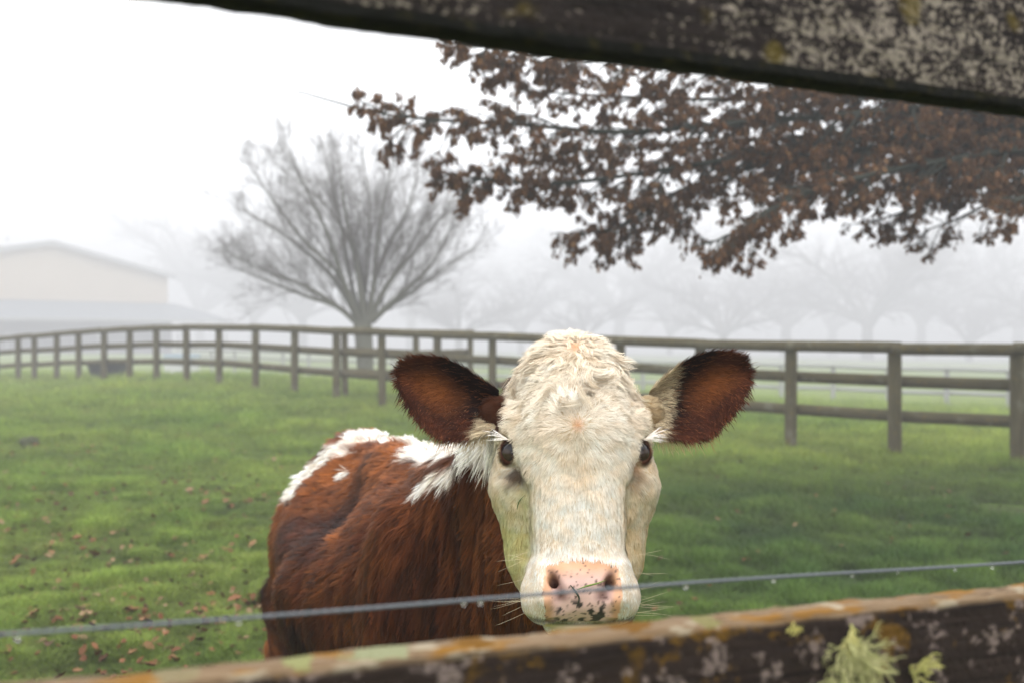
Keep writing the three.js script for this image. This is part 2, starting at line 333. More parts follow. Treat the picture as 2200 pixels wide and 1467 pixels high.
{
  seed(51);
  const D = 26, foot = P(784, 820, D), gy = groundY(foot.x, foot.z), t = base('bare_tree', V(foot.x, gy, foot.z));
  tag(t, 'bare vase-shaped tree with fine twigs standing behind the timber fence', 'tree');
  const O = t.position, fork = P(778, 700, D).sub(O), s = new Soup();
  const trunk = [V(0, -0.15, 0), V(0, 0.1, 0), V(0.0, 0.55, 0), V(-0.02, 1.0, 0), fork.clone().add(V(0, 0.12, 0))];
  s.tube(smoothPath(trunk, 12), Array.from({ length: 13 }, (_, k) => (k < 2 ? 0.34 - 0.05 * k : 0.195 + 0.004 * k)), 12);
  part('trunk', s.geo(), bark, t);
  const limbs = [
    [[770, 690], [728, 590], [655, 520], [580, 440], [505, 350]], [[765, 692], [715, 650], [640, 605], [540, 570], [440, 525]], [[772, 690], [735, 600], [700, 500], [640, 390], [590, 300]],
    [[775, 690], [752, 600], [730, 480], [705, 385], [680, 300]], [[780, 690], [782, 640], [790, 560], [795, 440], [775, 305]], [[790, 690], [800, 630], [812, 520], [832, 410], [862, 310]],
    [[795, 692], [808, 660], [852, 580], [905, 500], [960, 390]], [[792, 694], [815, 672], [872, 632], [955, 580], [1060, 515]], [[768, 695], [720, 655], [650, 630], [570, 600], [460, 560]],
    [[785, 690], [770, 560], [690, 430], [560, 340]], [[785, 690], [820, 560], [890, 430], [915, 355]], [[772, 690], [710, 590], [600, 500], [490, 440]], [[782, 690], [765, 560], [735, 430], [720, 320]], [[790, 690], [840, 600], [930, 500], [1000, 415]], [[798, 690], [850, 640], [940, 560], [1010, 450]],
  ];
  limbs.forEach((l, k) => {
    const dz = rr(-1.7, 1.7), pts = smoothPath(l.map(([x, y], i) => P(784 + (x - 784) * (1 - 0.13 * i / (l.length - 1)), y + 14 * i / (l.length - 1), D + dz * (i / (l.length - 1))).sub(O)), 16), L = new Soup(), tw = new Soup(), r0 = rr(0.075, 0.105);
    const rad = pts.map((_, i) => lerp(r0, 0.012, Math.pow(i / 16, 0.8)));
    L.tube(pts, rad, 7);
    const o = { wild: 0.2, rise: 0.03, spread: 0.85, kids: [0, 6, 6, 6] };
    for (let i = 2; i <= 16; i++) for (let q = 0; q < (i < 6 ? 1 : 2); q++) {
      const tdir = pts[Math.min(16, i + 1)].clone().sub(pts[i - 1]).normalize(), nd = tdir.addScaledVector(V(rr(-1, 1), rr(-0.35, 1.1), rr(-1, 1)).normalize(), 0.8).normalize();
      sprout(tw, pts[i], nd, rr(1.0, 2.5) * (1.15 - 0.72 * (i / 16)), Math.max(0.0032, rad[i] * 0.17), 2, o);
    }
    const limb = part('limb', L.geo(), bark, t);
    part('twigs', tw.geo(), twigMat, limb, 'stuff');
  });
}
{
  seed(61);
  const make = (k) => {
    const t = base('orchard_tree', V(0, 0, 0)), s = new Soup(), tw = new Soup(), h0 = 1.5;
    s.tube(smoothPath([V(0, -0.3, 0), V(0.02, 0.2, 0), V(rr(-0.1, 0.1), 0.9, 0), V(rr(-0.15, 0.15), h0 + 0.3, 0)], 8), Array.from({ length: 9 }, (_, i) => 0.3 - 0.016 * i + (i === 0 ? 0.06 : 0)), 9);
    const n = 10;
    for (let i = 0; i < n; i++) {
      const a = (i / n) * 6.283 + rr(-0.5, 0.5), out = rr(2.2, 5.0), up = rr(1.2, 5.0), c = Math.cos(a), z = Math.sin(a);
      const pts = smoothPath([V(0, h0 - 0.2 + rr(0, 0.4), 0), V(c * out * 0.25, h0 + up * 0.4, z * out * 0.25), V(c * out * 0.6, h0 + up * 0.75 + rr(-0.2, 0.2), z * out * 0.6), V(c * out, h0 + up * 0.95 + rr(-0.5, 0.3), z * out)], 10), rad = pts.map((_, q) => lerp(0.16, 0.025, q / 10));
      s.tube(pts, rad, 6);
      for (let q = 3; q <= 10; q++) for (let w = 0; w < 3; w++) { const td = pts[q].clone().sub(pts[q - 1]).normalize().addScaledVector(V(rr(-1, 1), rr(-0.45, 0.9), rr(-1, 1)).normalize(), 0.9).normalize(); sprout(tw, pts[q], td, rr(0.9, 1.9), rad[q] * 0.5, 2, { wild: 0.2, rise: -0.01, spread: 0.8, kids: [0, 4, 4] }); }
    }
    const trunk = part('trunk', s.geo(), bark, t); part('twigs', tw.geo(), twigMat, t, 'stuff');
    return t;
  };
  const protos = [make(0), make(1), make(2)], places = [[985, 54], [1120, 70], [1255, 60], [1330, 84], [1440, 76], [1555, 57], [1690, 72], [1790, 90], [1865, 58], [1980, 74], [2085, 62], [2190, 80], [2290, 60], [885, 82], [650, 66], [545, 78], [430, 92]];
  places.forEach(([px, d0], i) => {
    const d = d0 * 3.5, o = i < 3 ? protos[i] : copyOf(protos[i % 3]), x = ((px - 1100) / FL) * d, k = rr(0.7, 1.45) * (d / 60);
    o.position.set(x, groundY(x, -d), -d); o.rotation.y = rr(0, 6.28); o.scale.set(k * rr(0.8, 1.35), k * rr(0.8, 1.2), k * rr(0.9, 1.2));
    tag(o, px > 800 ? 'ghostly bare spreading tree in the foggy row beyond the fences' : 'ghostly bare spreading tree in fog between the barn and bare tree', 'tree', px > 800 ? 'foggy trees in the row at the right' : 'foggy trees beside the barn');
  });
}

// ---------------------------------------------------------------- oak holding its brown leaves
{
  seed(71);
  const X = 5.15, Z = -7.9, gy = groundY(X, Z), t = base('oak_tree', V(X, gy, Z)), O = t.position;
  tag(t, 'oak branches with hanging dead brown leaves reaching in above the cow', 'tree');
  const oakBark = std(0.036, 0.04, 0.032, 0.95), s = new Soup();
  s.tube(smoothPath([V(0, -0.2, 0), V(0.02, 0.4, 0), V(0.05, 1.8, 0), V(0, 3.4, 0), V(0.1, 5.2, 0), V(0, 6.4, 0)], 16), Array.from({ length: 17 }, (_, k) => (k ? 0.30 - 0.012 * k : 0.42)), 12);
  part('trunk', s.geo(), oakBark, t);
  // a lobed leaf, bent along its rib
  const ls = new Soup(), prof = [[0, 0.002], [0.15, 0.012], [0.28, 0.026], [0.38, 0.015], [0.52, 0.034], [0.64, 0.019], [0.78, 0.031], [0.9, 0.014], [1, 0.001]];
  let prev = null;
  for (const [f, w] of prof) {
    const y = -f * 0.11, z = 0.02 * f * f, row = [ls.vert(-w, y, z - w * 0.5, -0.4, 0.1, 0.9), ls.vert(0, y, z, 0, 0.1, 1), ls.vert(w, y, z - w * 0.5, 0.4, 0.1, 0.9)];
    if (prev) for (let j = 0; j < 2; j++) { ls.tri(prev[j], row[j], prev[j + 1]); ls.tri(prev[j + 1], row[j], row[j + 1]); }
    prev = row;
  }
  const leafGeo = ls.geo(), leafM = [], leafC = [];
  const q = new THREE.Quaternion(), M = new THREE.Matrix4();
  const addLeaf = (p, sc) => {
    q.setFromEuler(new THREE.Euler(rr(-0.9, 0.9), rnd() * 6.28, rr(-0.8, 0.8)));
    M.compose(p, q, V(1, 1, 1).multiplyScalar(sc)); leafM.push(M.clone());
    const k = rnd(), c = mix3([0.062, 0.030, 0.014], k < 0.2 ? [0.25, 0.135, 0.06] : [0.145, 0.066, 0.026], rnd()); leafC.push(c);
  };
  const twigs = new Soup();
  function spray(p, dir, len, r, level, leafy) {
    const n = 4, pts = [p.clone()], d = dir.clone(), rad = [r];
    for (let k = 1; k <= n; k++) { d.x += rr(-0.2, 0.2); d.z += rr(-0.2, 0.2); d.y += rr(-0.17, 0.13) - 0.03; d.normalize(); pts.push(pts[k - 1].clone().addScaledVector(d, len / n)); rad.push(r * (1 - 0.75 * k / n) + 0.001); }
    twigs.tube(pts, rad, level ? 4 : 3);
    if (level) { const m = level === 2 ? Math.round(len * 10) : Math.round(len * 15); for (let k = 0; k < m; k++) { const f = rr(0.2, 1) * n, i = Math.min(n - 1, Math.floor(f)), t0 = pts[i + 1].clone().sub(pts[i]).normalize().addScaledVector(V(rr(-1, 1), rr(-0.9, 0.6), rr(-1, 1)).normalize(), 0.85).normalize(); spray(pts[i].clone().lerp(pts[i + 1], f - i), t0, len * rr(0.35, 0.6), Math.max(0.0022, rad[i] * 0.5), level - 1, leafy); } }
    if (level < 2) { const m = Math.round(leafy * (level ? 3 : 7) * rr(0.3, 2.6)); for (let k = 0; k < m; k++) { const f = rr(0.35, 1) * n, i = Math.min(n - 1, Math.floor(f)); addLeaf(pts[i].clone().lerp(pts[i + 1], f - i).add(V(rr(-0.02, 0.02), rr(-0.02, 0.01), rr(-0.02, 0.02))), 0.24 + 0.36 * rnd() * rnd() + rr(0, 0.1)); } }
  }
  const limbs = [ // pixel path, depth at the tip, leafiness
    [[[2560, 190], [2200, 215], [1850, 250], [1560, 275], [1300, 300], [1080, 280], [900, 268], [760, 247], [640, 198]], 9.2, 1.0],
    [[[2560, 260], [2150, 290], [1750, 335], [1400, 395], [1150, 425], [985, 415], [905, 400]], 9.6, 1.1],
    [[[2560, 120], [2000, 160], [1550, 150], [1250, 125], [1050, 105], [935, 90]], 9.0, 1.1],
    [[[2560, 300], [2200, 345], [1900, 400], [1700, 455], [1590, 515], [1500, 556]], 8.8, 1.0],
    [[[2560, 330], [2250, 370], [2080, 430], [1930, 490], [1850, 510]], 10.5, 0.8],
    [[[2300, 330], [1900, 345], [1600, 390], [1400, 455], [1290, 520], [1170, 535]], 10.2, 1.0],
    [[[2560, 300], [2330, 380], [2230, 440], [2140, 480]], 9.0, 1.0],
    [[[2560, 220], [2250, 240], [2000, 270], [1700, 330], [1480, 440], [1420, 530]], 11.0, 1.1],
    [[[2560, 150], [2150, 190], [1850, 200], [1500, 215], [1220, 205], [1060, 195]], 10.4, 1.1],
    [[[2560, 100], [2100, 130], [1700, 120], [1400, 90], [1150, 60]], 11.2, 1.0],
    [[[2560, 260], [2300, 280], [2100, 330], [1950, 380], [1800, 410], [1680, 430]], 11.4, 1.2],
    [[[2560, 210], [2200, 255], [1850, 300], [1500, 330], [1200, 350], [1020, 360]], 11.6, 1.0],
    [[[2560, 380], [2350, 400], [2200, 430], [2060, 500], [1990, 525]], 11.0, 0.6],
  ];
  limbs.forEach(([l, dTip, leafy], k) => {
    const N = 26, pts = smoothPath(l.map(([x, y], i) => P(x + 50 * (1 - smoothstep(x, 900, 2000)) * (k === 0 && i === l.length - 1 ? 0 : 1), y - 30 * smoothstep(y, 200, 400), 0.76 * (i === 0 ? 10.4 : lerp(10.4, dTip, i / (l.length - 1)))).sub(O)), N); 
    pts.unshift(V(0.0, pts[0].y - 0.5, 0)); 
    const rad = pts.map((_, i) => lerp(0.05, 0.005, Math.pow(i / (N + 1), 0.6))), L = new Soup();
    L.tube(pts, rad, 6); part('branch', L.geo(), oakBark, t);
    const step = pts[10].distanceTo(pts[11]);
    for (let i = 3; i <= (k === 0 ? N - 3 : N); i++) {
      const tip = i / N, m = Math.max(1, Math.round(step * 15 * (tip > 0.9 ? 0.6 : 1.35 - 0.4 * tip)));
      for (let w = 0; w < m; w++) {
        const td = pts[i + 1].clone().sub(pts[i]).normalize().addScaledVector(V(rr(-0.4, 0.4), rr(-0.75, 0.55), rr(-1, 1)).normalize(), 0.8).normalize();
        spray(pts[i].clone().lerp(pts[i + 1], rnd()), td, rr(0.22, 0.46) * (1.15 - 0.6 * tip), Math.max(0.004, rad[i] * 0.35), tip > 0.93 ? 1 : 2, leafy * (tip > 0.95 ? 0.5 : 1));
      }
    }
    if (k === 0) for (let w = 0; w < 5; w++) spray(pts[N - 3 - w], V(-0.8, 0.55, rr(-0.3, 0.3)).normalize(), rr(0.3, 0.6), 0.003, 0, 0);
  });
  part('twigs', twigs.geo(), oakBark, t, 'stuff');
  const leaves = shade(new THREE.InstancedMesh(leafGeo, new THREE.MeshPhysicalMaterial({ roughness: 0.9, transmission: 0.3, thickness: 0, specularIntensity: 0.2 }), leafM.length)), c = new THREE.Color();
  leafM.forEach((m, i) => { leaves.setMatrixAt(i, m); leaves.setColorAt(i, c.setRGB(...leafC[i])); });
  leaves.name = 'leaves'; leaves.userData.kind = 'stuff'; t.add(leaves);
}

// ---------------------------------------------------------------- the cow
const cow = base('cow', V(-0.2, groundY(-0.2, -2.2), -2.2));
tag(cow, 'young brown cow with curly cream face looking over the wooden rail', 'cow');
const TAU = 0.31, CT = Math.cos(TAU), ST = Math.sin(TAU);
const HO = V(0.096, 1.211, -1.495);                                 // midway between the eyes
const toHead = (x, y, z) => { const dx = x - HO.x, dy = y - HO.y, dz = z - HO.z; return [dx, dy * CT - dz * ST, dy * ST + dz * CT]; };   // across, up the face, out of the face
const fromHead = (r, u, f) => V(HO.x + r, HO.y + u * CT + f * ST, HO.z - u * ST + f * CT);
const headDir = (r, u, f) => V(r, u * CT + f * ST, -u * ST + f * CT);
const smin = (a, b, k) => { const h = Math.max(k - Math.abs(a - b), 0) / k; return Math.min(a, b) - h * h * k * 0.25; };
const smax = (a, b, k) => -smin(-a, -b, k);
const ell = (x, y, z, cx, cy, cz, a, b, c) => { const X = (x - cx) / a, Y = (y - cy) / b, Z = (z - cz) / c, k0 = Math.hypot(X, Y, Z), k1 = Math.hypot(X / a, Y / b, Z / c); return k1 < 1e-9 ? -Math.min(a, b, c) : (k0 * (k0 - 1)) / k1; };
const cone = (x, y, z, ax, ay, az, bx, by, bz, ra, rb) => { const px = x - ax, py = y - ay, pz = z - az, dx = bx - ax, dy = by - ay, dz = bz - az, h = clamp((px * dx + py * dy + pz * dz) / (dx * dx + dy * dy + dz * dz), 0, 1); return Math.hypot(px - dx * h, py - dy * h, pz - dz * h) - (ra + (rb - ra) * h); };
const rbox = (x, y, z, cx, cy, cz, a, b, c, r) => { const X = Math.abs(x - cx) - a + r, Y = Math.abs(y - cy) - b + r, Z = Math.abs(z - cz) - c + r; return Math.hypot(Math.max(X, 0), Math.max(Y, 0), Math.max(Z, 0)) + Math.min(Math.max(X, Y, Z), 0) - r; };
const EYE_R = 0.0205, EYE_AT = [0.0935, -0.003, -0.0125], EC = 0.1030;

function headField(wx, wy, wz) {
  const [r, u, f] = toHead(wx, wy, wz), q = Math.abs(r);
  let d = ell(q, u, f, 0, 0.055, -0.062, 0.099, 0.120, 0.118);                                   // skull and forehead
  d = smin(d, ell(q, u, f, 0, 0.122, -0.075, 0.066, 0.067, 0.07), 0.05);                         // poll
  d = smin(d, cone(q, u, f, 0.026, 0.0, 0.004, 0.020, -0.195, 0.030, 0.052, 0.043), 0.05);       // bridge of the nose
  d = smin(d, cone(q, u, f, 0.080, 0.03, -0.04, 0.087, -0.045, -0.045, 0.035, 0.034), 0.04);     // rim behind the eye
  d = smin(d, cone(q, u, f, 0.091, 0.042, -0.008, 0.064, -0.034, 0.016, 0.020, 0.017), 0.022);   // brow
  d = smin(d, cone(q, u, f, 0.074, -0.055, -0.066, 0.062, -0.155, -0.064, 0.048, 0.039), 0.045);  // cheek
  d = smin(d, cone(q, u, f, 0.03, -0.08, -0.13, 0.029, -0.212, -0.062, 0.06, 0.044), 0.05);      // jaw
  d = smin(d, rbox(q, u, f, 0, -0.207, 0.020, 0.075, 0.038, 0.052, 0.034), 0.035);               // muzzle
  d = smin(d, ell(q, u, f, 0.050, -0.222, 0.040, 0.031, 0.031, 0.032), 0.02);
  d = smin(d, ell(q, u, f, 0, -0.258, -0.004, 0.048, 0.018, 0.042), 0.018);                      // chin
  d = smin(d, cone(q, u, f, 0.080, 0.066, -0.085, 0.122, 0.080, -0.092, 0.032, 0.024), 0.03);    // ear root
  // nostrils: comma-shaped hollows leaning inwards at the bottom, wings round them
  d = smin(d, cone(q, u, f, 0.055, -0.178, 0.064, 0.049, -0.222, 0.072, 0.007, 0.012), 0.012);
  d = smax(d, -cone(q, u, f, 0.0445, -0.176, 0.085, 0.030, -0.216, 0.093, 0.0045, 0.0135), 0.008);
  d = smax(d, -cone(q, u, f, 0.040, -0.198, 0.080, 0.034, -0.214, 0.052, 0.006, 0.009), 0.006);
  d = smax(d, -cone(q, u, f, 0.0, -0.256, 0.072, 0.075, -0.247, 0.045, 0.003, 0.003), 0.008);    // mouth
  // eye sockets and the hollow below them
  const gx = q - EYE_AT[0], gy = u - EYE_AT[1], gz = f - EYE_AT[2], gl = Math.hypot(gx, gy, gz) + 1e-6;
  d = smax(d, -ell(q, u, f, EYE_AT[0] + 0.007, EYE_AT[1], EYE_AT[2] + 0.010, 0.0175, 0.0205, 0.018), 0.010);
  d = smax(d, -cone(q, u, f, 0.094, -0.034, 0.014, 0.086, -0.085, 0.022, 0.010, 0.012), 0.02);
  // eyelids round an almond opening that looks outwards
  const open = Math.hypot((gx * 0.835 - gz * 0.55) / gl / 0.52, (gy - 0.25 * gx) / gl / 0.80), front = (gx * 0.55 + gz * 0.835) / gl;
  d = smin(d, smax(gl - EYE_R - 0.0020, front > 0 ? (1 - open) * 0.02 : -1, 0.003), 0.004);
  return d + 0.0016 * n3(r * 55, u * 55, f * 55);
}
function torsoField(x, y, z) {
  let d = cone(x, y, z, -0.03, 0.87, -2.0, -0.27, 0.80, -2.40, 0.225, 0.275);
  d = smin(d, cone(x, y, z, -0.27, 0.80, -2.40, -0.435, 0.85, -2.76, 0.275, 0.205), 0.08);
  d = smin(d, cone(x, y, z, -0.05, 1.04, -2.0, -0.40, 1.025, -2.66, 0.075, 0.062), 0.09);        // spine
  d = smax(d, -ell(x, y, z, -0.50, 1.02, -2.30, 0.13, 0.10, 0.16), 0.16);                         // hollow of the flank
  d = smin(d, ell(x, y, z, -0.415, 1.045, -2.72, 0.085, 0.055, 0.10), 0.06);                      // hips
  d = smin(d, cone(x, y, z, -0.405, 1.0, -2.72, -0.565, 0.88, -2.98, 0.085, 0.06), 0.09);         // rump
  d = smin(d, cone(x, y, z, -0.02, 1.0, -1.95, 0.075, 1.19, -1.66, 0.185, 0.115), 0.1);          // neck
  d = smin(d, cone(x, y, z, 0.0, 1.09, -1.96, 0.07, 1.25, -1.68, 0.055, 0.07), 0.08);            // crest
  d = smin(d, cone(x, y, z, 0.02, 0.80, -1.86, 0.055, 1.02, -1.66, 0.17, 0.10), 0.08);           // throat and brisket
  d = smin(d, ell(x, y, z, -0.215, 0.85, -1.93, 0.085, 0.23, 0.12), 0.035);                       // shoulder blades
  d = smin(d, ell(x, y, z, 0.165, 0.86, -2.10, 0.085, 0.21, 0.13), 0.07);
  d = smin(d, cone(x, y, z, -0.525, 0.78, -2.74, -0.60, 0.60, -2.83, 0.13, 0.09), 0.08);       // thighs
  d = smin(d, cone(x, y, z, -0.42, 0.80, -2.92, -0.46, 0.60, -2.99, 0.14, 0.09), 0.08);
  const leg = (pts) => { for (let k = 0; k + 1 < pts.length; k++) { const [a, b, c, r] = pts[k], [e, g, h, s] = pts[k + 1]; d = smin(d, cone(x, y, z, a, b, c, e, g, h, r, s), 0.03); } };
  if (y < 0.75) {
    for (const [lx, lz] of [[-0.17, -1.93], [0.10, -2.05]]) leg([[lx, 0.66, lz, 0.085], [lx, 0.38, lz + 0.015, 0.048], [lx, 0.34, lz + 0.02, 0.047], [lx, 0.12, lz, 0.030], [lx, 0.07, lz + 0.015, 0.042], [lx, 0.03, lz + 0.03, 0.050]]);
    for (const [lx, lz] of [[-0.62, -2.84], [-0.47, -3.0]]) leg([[lx, 0.62, lz, 0.09], [lx - 0.05, 0.42, lz - 0.09, 0.047], [lx - 0.02, 0.16, lz - 0.05, 0.032], [lx, 0.07, lz - 0.03, 0.042], [lx, 0.03, lz - 0.015, 0.050]]);
  }
  d = smin(d, cone(x, y, z, -0.60, 0.92, -3.0, -0.70, 0.80, -3.02, 0.028, 0.02), 0.03);          // tail
  d = smin(d, cone(x, y, z, -0.70, 0.80, -3.02, -0.72, 0.42, -3.02, 0.02, 0.014), 0.02);
  d = smin(d, cone(x, y, z, -0.72, 0.42, -3.02, -0.72, 0.26, -3.02, 0.034, 0.012), 0.02);
  const s = x * 0.47 + z * 0.88, neck = smoothstep(z, -2.35, -1.95), up = y < 0.55 ? 0 : 1;
  d += up * (0.017 * neck * n3(s * 13 + x * 7, y * 2.4 + s * 2, 4.5) + 0.012 * (1 - neck) * n3(s * 7, y * 4 - s * 4, 8.5));
  return d + 0.006 * n3(x * 9, y * 9, z * 9) + 0.004 * n3(x * 22, y * 12, z * 22);
}
function surface(field, lo, hi, h) {                                // naive surface nets
  const nx = Math.ceil((hi[0] - lo[0]) / h) + 1, ny = Math.ceil((hi[1] - lo[1]) / h) + 1, nz = Math.ceil((hi[2] - lo[2]) / h) + 1, F = new Float32Array(nx * ny * nz).fill(1), id = (i, j, k) => (k * ny + j) * nx + i;
  const B = 6;
  for (let k0 = 0; k0 < nz; k0 += B) for (let j0 = 0; j0 < ny; j0 += B) for (let i0 = 0; i0 < nx; i0 += B) {
    const c = field(lo[0] + (i0 + B / 2) * h, lo[1] + (j0 + B / 2) * h, lo[2] + (k0 + B / 2) * h);
    const far = Math.abs(c) > B * h * 1.9, k1 = Math.min(nz, k0 + B), j1 = Math.min(ny, j0 + B), i1 = Math.min(nx, i0 + B);
    for (let k = k0; k < k1; k++) for (let j = j0; j < j1; j++) for (let i = i0; i < i1; i++) F[id(i, j, k)] = far ? c : field(lo[0] + i * h, lo[1] + j * h, lo[2] + k * h);
  }
  const at = new Int32Array(nx * ny * nz).fill(-1), pos = [], idx = [], corner = [0, 1, nx, nx + 1, nx * ny, nx * ny + 1, nx * ny + nx, nx * ny + nx + 1];
  for (let k = 0; k + 1 < nz; k++) for (let j = 0; j + 1 < ny; j++) for (let i = 0; i + 1 < nx; i++) {
    const o = id(i, j, k);
    let m = 0;
    for (let c = 0; c < 8; c++) if (F[o + corner[c]] < 0) m |= 1 << c;
    if (m === 0 || m === 255) continue;
    let x = 0, y = 0, z = 0, n = 0;
    for (let c = 0; c < 8; c++) for (const b of [1, 2, 4]) if (!(c & b)) {
      const e = c | b, f0 = F[o + corner[c]], f1 = F[o + corner[e]];
      if (f0 < 0 !== f1 < 0) { const t = f0 / (f0 - f1); x += (c & 1) + (b === 1 ? t : 0); y += ((c >> 1) & 1) + (b === 2 ? t : 0); z += ((c >> 2) & 1) + (b === 4 ? t : 0); n++; }
    }
    at[o] = pos.length / 3; pos.push(lo[0] + (i + x / n) * h, lo[1] + (j + y / n) * h, lo[2] + (k + z / n) * h);
  }
  const quad = (a, b, c, d, flip) => { if (a < 0 || b < 0 || c < 0 || d < 0) return; flip ? idx.push(a, c, b, a, d, c) : idx.push(a, b, c, a, c, d); };
  for (let k = 1; k + 1 < nz; k++) for (let j = 1; j + 1 < ny; j++) for (let i = 1; i + 1 < nx; i++) {
    const o = id(i, j, k), s = F[o] < 0;
    if (s !== F[o + 1] < 0) quad(at[o - nx - nx * ny], at[o - nx * ny], at[o], at[o - nx], !s);
    if (s !== F[o + nx] < 0) quad(at[o - 1 - nx * ny], at[o - nx * ny], at[o], at[o - 1], s);
    if (s !== F[o + nx * ny] < 0) quad(at[o - 1 - nx], at[o - nx], at[o], at[o - 1], !s);
  }
  const nor = new Float32Array(pos.length), e = h * 0.7;
  for (let v = 0; v < pos.length; v += 3) {
    const x = pos[v], y = pos[v + 1], z = pos[v + 2], a = field(x + e, y, z) - field(x - e, y, z), b = field(x, y + e, z) - field(x, y - e, z), c = field(x, y, z + e) - field(x, y, z - e), l = Math.hypot(a, b, c) || 1;
    nor[v] = a / l; nor[v + 1] = b / l; nor[v + 2] = c / l;
  }
  return { pos: new Float32Array(pos), nor, idx: new Uint32Array(idx) };
}
const head = surface(headField, [HO.x - 0.17, HO.y - 0.33, HO.z - 0.26], [HO.x + 0.17, HO.y + 0.22, HO.z + 0.22], 0.0028);
const torso = surface(torsoField, [-0.85, -0.06, -3.25], [0.34, 1.36, -1.5], 0.014);

// colours of the coat; DARK also paints the shade of its folds
const CREAM = [0.77, 0.705, 0.59], WARM = [0.62, 0.475, 0.30], WHITE = [0.80, 0.765, 0.70], BROWN = [0.062, 0.0165, 0.0055], DARK = [0.012, 0.0042, 0.0024], PINK = [0.60, 0.36, 0.29], ORANGE = [0.56, 0.30, 0.165], BLACK = [0.025, 0.02, 0.02];
const bump = (d, r) => clamp(1 - d / r, 0, 1);
function noseMask(r, u, f) {                                         // bare skin round the nostrils
  const q = Math.abs(r), top = -0.166 - 5.0 * r * r + 0.002 * n3(r * 160, 2, 8), side = 0.0545 - 0.14 * Math.abs(u + 0.212) + 0.0025 * n3(r * 90, u * 90, 3);
  return f > 0.02 && u < top && u > -0.250 && q < side ? 1 : 0;
}
function headColour(r, u, f) {
  const q = Math.abs(r);
  let c = mix3(CREAM, WARM, clamp(0.16 + 0.75 * fbm(r * 14, u * 14, f * 14, 3), 0, 0.75));
  c = mix3(c, WHITE, smoothstep(-u, 0.0, 0.12) * (1 - smoothstep(q, 0.045, 0.085)) * 0.7);
  if (u < -0.085 && u > -0.165 && q < 0.055) c = mix3(c, [0.50, 0.33, 0.16], 0.6 * smoothstep(Math.sin((u + q * 0.9) * 520 + 5 * n3(r * 30, u * 30, 4)), 0.55, 0.95) * smoothstep(fbm(r * 25, u * 25, 6, 2), -0.1, 0.2) * smoothstep(-u, 0.085, 0.12));
  const muz = smoothstep(-u, 0.148, 0.17) * smoothstep(f, -0.005, 0.03);
  c = mix3(c, [0.88, 0.85, 0.80], muz * 0.9);
  c = mix3(c, WARM, smoothstep(u, 0.10, 0.17) * 0.25 + smoothstep(q, 0.075, 0.11) * 0.2);
  for (const [wr, wu] of [[0, 0.024], [0.002, 0.158]]) c = mix3(c, [0.66, 0.36, 0.22], 0.8 * bump(Math.hypot(r - wr, u - wu), 0.011));
  const side = smoothstep(q, 0.058, 0.076), low = smoothstep(-u, 0.04, 0.08) * (1 - smoothstep(-u, 0.17, 0.22));
  c = mix3(c, r < 0 ? [0.47, 0.46, 0.17] : [0.56, 0.42, 0.22], (1 - muz) * side * low * clamp(0.6 + 1.2 * fbm(r * 22 + 5, u * 16, f * 16, 3), 0, 0.8));  // greenish dirt and painted cheek shading beside the nose bridge
  if (r > 0.06) c = mix3(c, [0.16, 0.11, 0.07], smoothstep(fbm(r * 45, u * 45, f * 45, 3), 0.16, 0.32) * low * 0.8);
  // dirt and bare skin about the eyes
  const eu = u - EYE_AT[1], er = q - EC, rim = Math.hypot(er * 1.75, eu);
  c = mix3(c, r < 0 ? [0.060, 0.024, 0.017] : [0.075, 0.034, 0.024], bump(Math.max(0, rim - 0.0190), eu < 0 ? 0.006 : 0.0035));
  if (r > 0) c = mix3(c, [0.52, 0.24, 0.10], bump(Math.hypot(q - 0.086, u + 0.028), 0.016) * 0.8);
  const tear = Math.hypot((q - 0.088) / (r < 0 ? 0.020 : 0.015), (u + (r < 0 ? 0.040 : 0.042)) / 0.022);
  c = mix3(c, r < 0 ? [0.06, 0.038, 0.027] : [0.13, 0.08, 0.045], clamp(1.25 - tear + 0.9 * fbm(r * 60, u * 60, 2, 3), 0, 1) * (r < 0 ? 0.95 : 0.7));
  if (noseMask(r, u, f)) {
    c = mix3(PINK, ORANGE, clamp(smoothstep(u, -0.196, -0.176) + smoothstep(q, 0.036, 0.046) * 0.9 + 0.5 * fbm(r * 50, u * 50, f * 50, 2), 0, 1));
    c = mix3(c, [0.66, 0.45, 0.40], (1 - smoothstep(q, 0.03, 0.045)) * smoothstep(-u, 0.19, 0.2) * 0.7);
    const sp = n3(r * 330, u * 330, f * 330) + 0.55 * n3(r * 120, u * 120, 7);
    c = mix3(c, [0.07, 0.035, 0.025], smoothstep(sp, 0.40, 0.56) * 0.9);
    const bl = 0.75 * n3(r * 75 + 3, u * 75, 1.5) + 0.35 * n3(r * 200, u * 200, 4), lowLip = smoothstep(-u, 0.219, 0.228) * (1 - smoothstep(q, 0.028, 0.05));
    c = mix3(c, [0.035, 0.026, 0.026], smoothstep(0.9 * n3(r * 95 + 3, u * 95, 1.5) + 0.2 * n3(r * 260, u * 260, 4), -0.02, 0.10) * lowLip);
    c = mix3(c, [0.075, 0.024, 0.014], clamp(1.3 - Math.abs(q - lerp(0.0445, 0.028, clamp((-u - 0.176) / 0.04, 0, 1))) / lerp(0.0055, 0.0115, clamp((-u - 0.176) / 0.04, 0, 1)), 0, 1) * smoothstep(-u, 0.176, 0.19) * (1 - smoothstep(-u, 0.22, 0.228)) * 0.85);
    c = mix3(c, [0.06, 0.03, 0.02], smoothstep(sp, 0.34, 0.55) * smoothstep(-u, 0.226, 0.244) * 0.8);
  }
  if (q > 0.100 && u > 0.03) c = mix3(c, r < 0 ? [0.07, 0.026, 0.013] : [0.50, 0.40, 0.25], smoothstep(q, 0.100, 0.108));
  const mouth = bump(Math.abs(u + 0.2535 - 0.008 * (q / 0.075) ** 2), 0.005);
